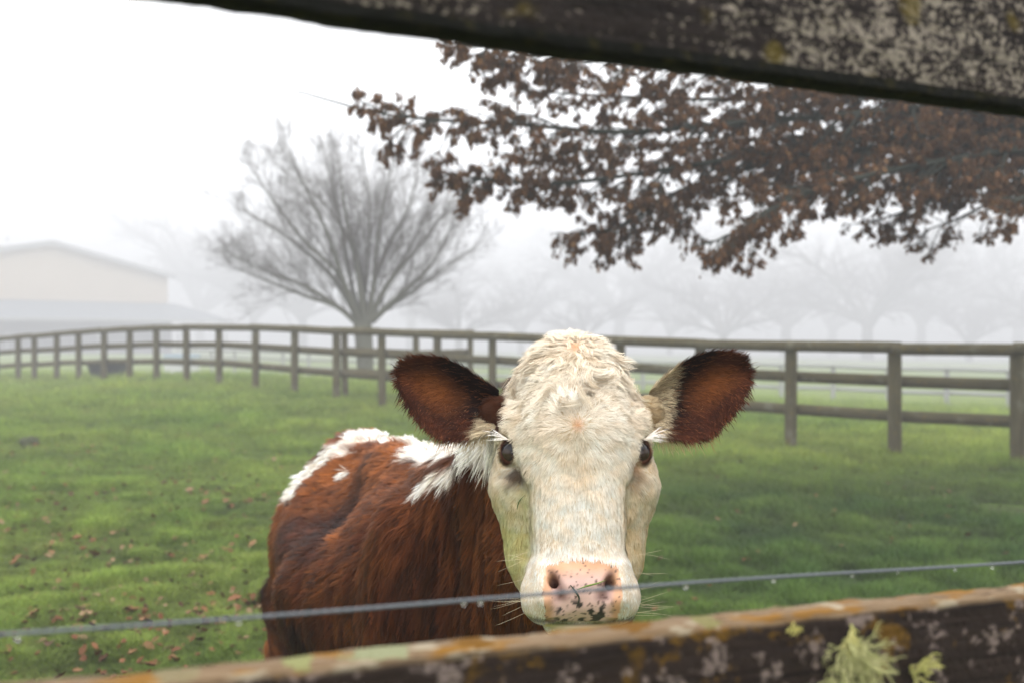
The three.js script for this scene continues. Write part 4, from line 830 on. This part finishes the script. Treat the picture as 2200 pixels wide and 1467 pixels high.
  const rail = (name, y0, colour, sd, label) => {
    const N = 260, ring = [], k = 8;
    for (let i = 0; i < k * 2; i++) ring.push([0, (RH * i) / (k * 2)]);
    for (let i = 0; i < 6; i++) ring.push([(RT * i) / 6, RH]);
    for (let i = 0; i < k; i++) ring.push([RT, RH * (1 - i / k)]);
    for (let i = 0; i <= 6; i++) ring.push([RT * (1 - i / 6), 0]);
    const s = new Soup(), W = ring.length;
    for (let i = 0; i <= N; i++) {
      const x = lerp(S0, S1, i / N);
      let per = 0;
      ring.forEach(([b, h], j) => {
        if (j) per += Math.hypot(b - ring[j - 1][0], h - ring[j - 1][1]);
        let bb = b, hh = h; const cb = (b - RT / 2) / (RT / 2), ch = (h - RH / 2) / (RH / 2), edge = Math.max(0, Math.abs(cb) + Math.abs(ch) - 1.55);
        const bulge = 0.0016 * n3(x * 20, h * 60 + sd, b * 60) + 0.0009 * n3(x * 90, h * 190 + sd, b * 190) + edge * (-0.006 + 0.006 * n3(x * 34, sd, b * 30 + h * 12));
        bb += cb * bulge; hh += ch * bulge + 0.0022 * n3(x * 9, sd, 3) * ch;
        const v = railAt(x, y0 + hh, bb).sub(O); s.vert(v.x, v.y, v.z, 0, 0, 0, 1, 1, 1, i / N, per / PER);
      });
    }
    for (let i = 0; i < N; i++) for (let j = 0; j + 1 < W; j++) { const a = i * W + j, b = a + W; s.tri(a, b, a + 1); s.tri(b, b + 1, a + 1); }
    for (const i of [0, N]) { const o = []; for (let j = 0; j < W; j++) { const q = (i * W + j) * 3; o.push(s.vert(s.p[q], s.p[q + 1], s.p[q + 2], 0, 0, 0, 1, 1, 1, i ? 0.99 : 0.01, 0.2)); } for (let j = 1; j + 1 < W; j++) i ? s.tri(o[0], o[j], o[j + 1]) : s.tri(o[0], o[j + 1], o[j]); }
    const g = s.geo(); g.computeVertexNormals();
    const tex = colourTexture(2048, 512, (u, v) => colour(lerp(S0, S1, u), v * PER));
    const hgt = greyTexture(2048, 256, (u, v) => { const x = lerp(S0, S1, u), w = v * PER; return 0.5 + 0.5 * fbm(x * 8, w * 170, 2, 3) + 0.5 * dots(x, w, 150, 1); });
    const m = part(name, g, new THREE.MeshPhysicalMaterial({ specularIntensity: 0.3, map: tex, roughness: 0.9, bumpMap: hgt, bumpScale: 0.002 }), f);
    m.userData.label = label;
  };
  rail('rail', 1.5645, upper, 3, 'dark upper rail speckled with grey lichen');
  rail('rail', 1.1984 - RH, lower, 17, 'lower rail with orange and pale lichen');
  for (const s of [S0 + 0.08, S1 - 0.1]) { const c = railAt(s, 0, RT + 0.064); part('post', beam(V(c.x, groundY(c.x, c.z) - 0.1, c.z).sub(O), V(c.x, 1.78, c.z).sub(O), 0.12, 0.12), woodMat, f); }
  // beard lichen hanging from the front edge
  const tuft = (s0, y, len, n, spreadA, col, label) => {
    const L = new Soup();
    const grow = (p, d, l, r, lev) => {
      const pts = [p.clone()], rad = [r];
      for (let k = 1; k <= 4; k++) { d.addScaledVector(AX, rr(-0.6, 0.6)).addScaledVector(UPF, rr(-0.5, 0.4)).addScaledVector(BACK, rr(-0.25, 0.17)).normalize(); const q = pts[k - 1].clone().addScaledVector(d, l / 4), dep = q.clone().add(O).sub(railAt(0, 1.2)).dot(BACK); if (dep > -0.0015) q.addScaledVector(BACK, -0.0015 - dep); pts.push(q); rad.push(r * (1 - 0.6 * k / 4)); }
      L.tube(pts, rad, 5, mix3([1, 1, 1], [0.72, 0.78, 0.6], rnd()));
      if (lev) for (let k = 0; k < 4; k++) grow(pts[1 + (k % 4)], d.clone().addScaledVector(AX, rr(-1, 1)).addScaledVector(UPF, rr(-0.7, 0.6)).addScaledVector(BACK, rr(-0.6, 0.1)).normalize(), l * rr(0.35, 0.6), r * 0.62, lev - 1);
    };
    for (let k = 0; k < n; k++) { const a = rr(-1, 1) * spreadA * 2.3, d = UPF.clone().multiplyScalar(-Math.cos(a)).addScaledVector(AX, Math.sin(a)).addScaledVector(BACK, -0.2), down = rnd() * 0.8 * len; grow(railAt(s0 + (rr(-0.5, 0.5) * (0.2 + Math.sqrt(down / len)) + 0.12 * Math.sin(k * 2.4)) * len * spreadA * 0.6, y - down * 0.8 - 0.003, -0.003).sub(O), d.normalize(), len * rr(0.22, 0.42), rr(0.0006, 0.0010), 2); }
    const m = part('beard_lichen', L.geo(), new THREE.MeshPhysicalMaterial({ specularIntensity: 0.3, vertexColors: true, color: new THREE.Color().setRGB(...col), roughness: 0.9 }), f); m.userData.label = label;
  };
  tuft(0.253, 1.194, 0.028, 12, 0.25, [0.52, 0.47, 0.20], 'pale green branching lichen hanging from the lower rail');
  tuft(0.252, 1.184, 0.056, 46, 0.9, [0.40, 0.38, 0.19], 'bushy pale green lichen tuft on the lower rail');
  tuft(0.315, 1.163, 0.022, 18, 1.3, [0.47, 0.43, 0.17], 'small green lichen sprig on the lower rail');
  tuft(0.318, 1.128, 0.018, 12, 1.3, [0.36, 0.40, 0.18], 'low green lichen sprig on the lower rail');
  tuft(0.205, 1.1995, 0.010, 8, 1.5, [0.46, 0.40, 0.14], 'tiny yellow lichen sprig at the top edge of the lower rail');
}
// twisted wire along the fence, with drops of water
{
  const wy = 1.211, back = 0.075, s = new Soup(), N = 900, R = 0.00122, a0 = -0.9, a1 = 1.35, c0 = railAt(0, wy, back), wires = base('fence_wire', c0);
  tag(wires, 'twisted grey wire stretched across in front of the cow\'s nose', 'wire');
  const at = (x) => railAt(x, wy, back).add(V(0, 0.0012 * Math.sin(x * 9) - 0.013 * x - 0.003, 0)), rows = [];
  for (let i = 0; i <= N; i++) {
    const x = lerp(a0, a1, i / N), c = at(x).sub(c0), row = [];
    for (let j = 0; j <= 12; j++) { const a = (j / 12) * 6.2832, r = R * (1 + 0.16 * Math.cos(3 * a + x * 900)), u = Math.cos(a), v = Math.sin(a); row.push(s.vert(c.x + (UPF.x * u + BACK.x * v) * r, c.y + (UPF.y * u + BACK.y * v) * r, c.z + (UPF.z * u + BACK.z * v) * r, 0, 0, 0)); }
    rows.push(row);
  }
  for (let i = 0; i < N; i++) for (let j = 0; j < 12; j++) { s.tri(rows[i][j], rows[i][j + 1], rows[i + 1][j]); s.tri(rows[i][j + 1], rows[i + 1][j + 1], rows[i + 1][j]); }
  const g = s.geo(); g.computeVertexNormals();
  part('strand', g, std(0.10, 0.11, 0.118, 0.6, { metalness: 0.3 }), wires);
  const prof = [[0, -1], [0.5, -0.88], [0.86, -0.5], [1, 0], [0.9, 0.45], [0.6, 0.85], [0.35, 1.15], [0, 1.25]].map(([r, y]) => new THREE.Vector2(r, y)), dg = new THREE.LatheGeometry(new THREE.SplineCurve(prof).getPoints(16), 16);
  const dm = new THREE.MeshPhysicalMaterial({ color: 0xffffff, roughness: 0.03, transmission: 1, thickness: 0.003, ior: 1.33 });
  for (const [px, r] of [[1475, 1.9], [1664, 1.6], [1834, 1.4], [1932, 1.0], [2056, 1.3], [2136, 1.5], [996, 1.5], [1032, 1.7], [510, 1.6], [32, 1.9]]) {
    let x = 0; for (let k = 0; k < 30; k++) { const q = at(x); x += (((px - 1100) / FL) * -q.z - q.x) * 0.8; }
    const m = shade(new THREE.Mesh(dg, dm)), q = at(x); m.name = numbered('water_drop'); m.scale.setScalar(r * 0.00085); m.position.set(q.x, q.y - R - r * 0.00075, q.z);
    tag(m, 'clear water drop hanging under the grey fence wire', 'drop', 'water drops hanging under the fence wire'); scene.add(m);
  }
}
// blades of grass stuck to the cow's face
{
  const onFace = (px, py) => { const d = P(px, py, 1).sub(camera.position), v = V(0, 0, 0); for (let t = 1.2; t < 1.7; t += 0.0006) { v.copy(camera.position).addScaledVector(d, t); if (headField(v.x, v.y, v.z) < 0) return v.clone().addScaledVector(d, -0.004); } return v; };
  const blade = (pix, w, col, label) => {
    const pts = smoothPath(pix.map(([x, y]) => onFace(x, y)), 12), s = new Soup(), c = pts[6].clone(), wid = pts.map((_, i) => Math.max(w * Math.sin(Math.PI * (0.12 + 0.86 * (i / 12))), 0.0002));
    s.tube(pts.map((p) => p.clone().sub(c)), wid, 5);
    const m = part(numbered('grass_blade'), s.geo(), std(...col, 0.5)); m.position.copy(c); tag(m, label, 'grass blade');
  };
  blade([[1240, 1268], [1262, 1260], [1285, 1254], [1303, 1247]], 0.0013, [0.13, 0.20, 0.025], 'green grass blade lying across the cow\'s pink nose');
  blade([[1226, 1258], [1237, 1272], [1245, 1287], [1238, 1308]], 0.0015, [0.03, 0.04, 0.022], 'dark limp grass blade stuck down the middle of the cow\'s nose');
  blade([[1111, 1094], [1115, 1078], [1128, 1063]], 0.0008, [0.06, 0.11, 0.02], 'thin curved grass blade stuck on the cow\'s cheek');
}

// ---------------------------------------------------------------- draw
const renderer = new THREE.WebGLRenderer({ antialias: true });
renderer.shadowMap.enabled = true;
renderer.toneMapping = THREE.LinearToneMapping;
renderer.toneMappingExposure = EXPOSURE;
renderer.render(scene, camera);
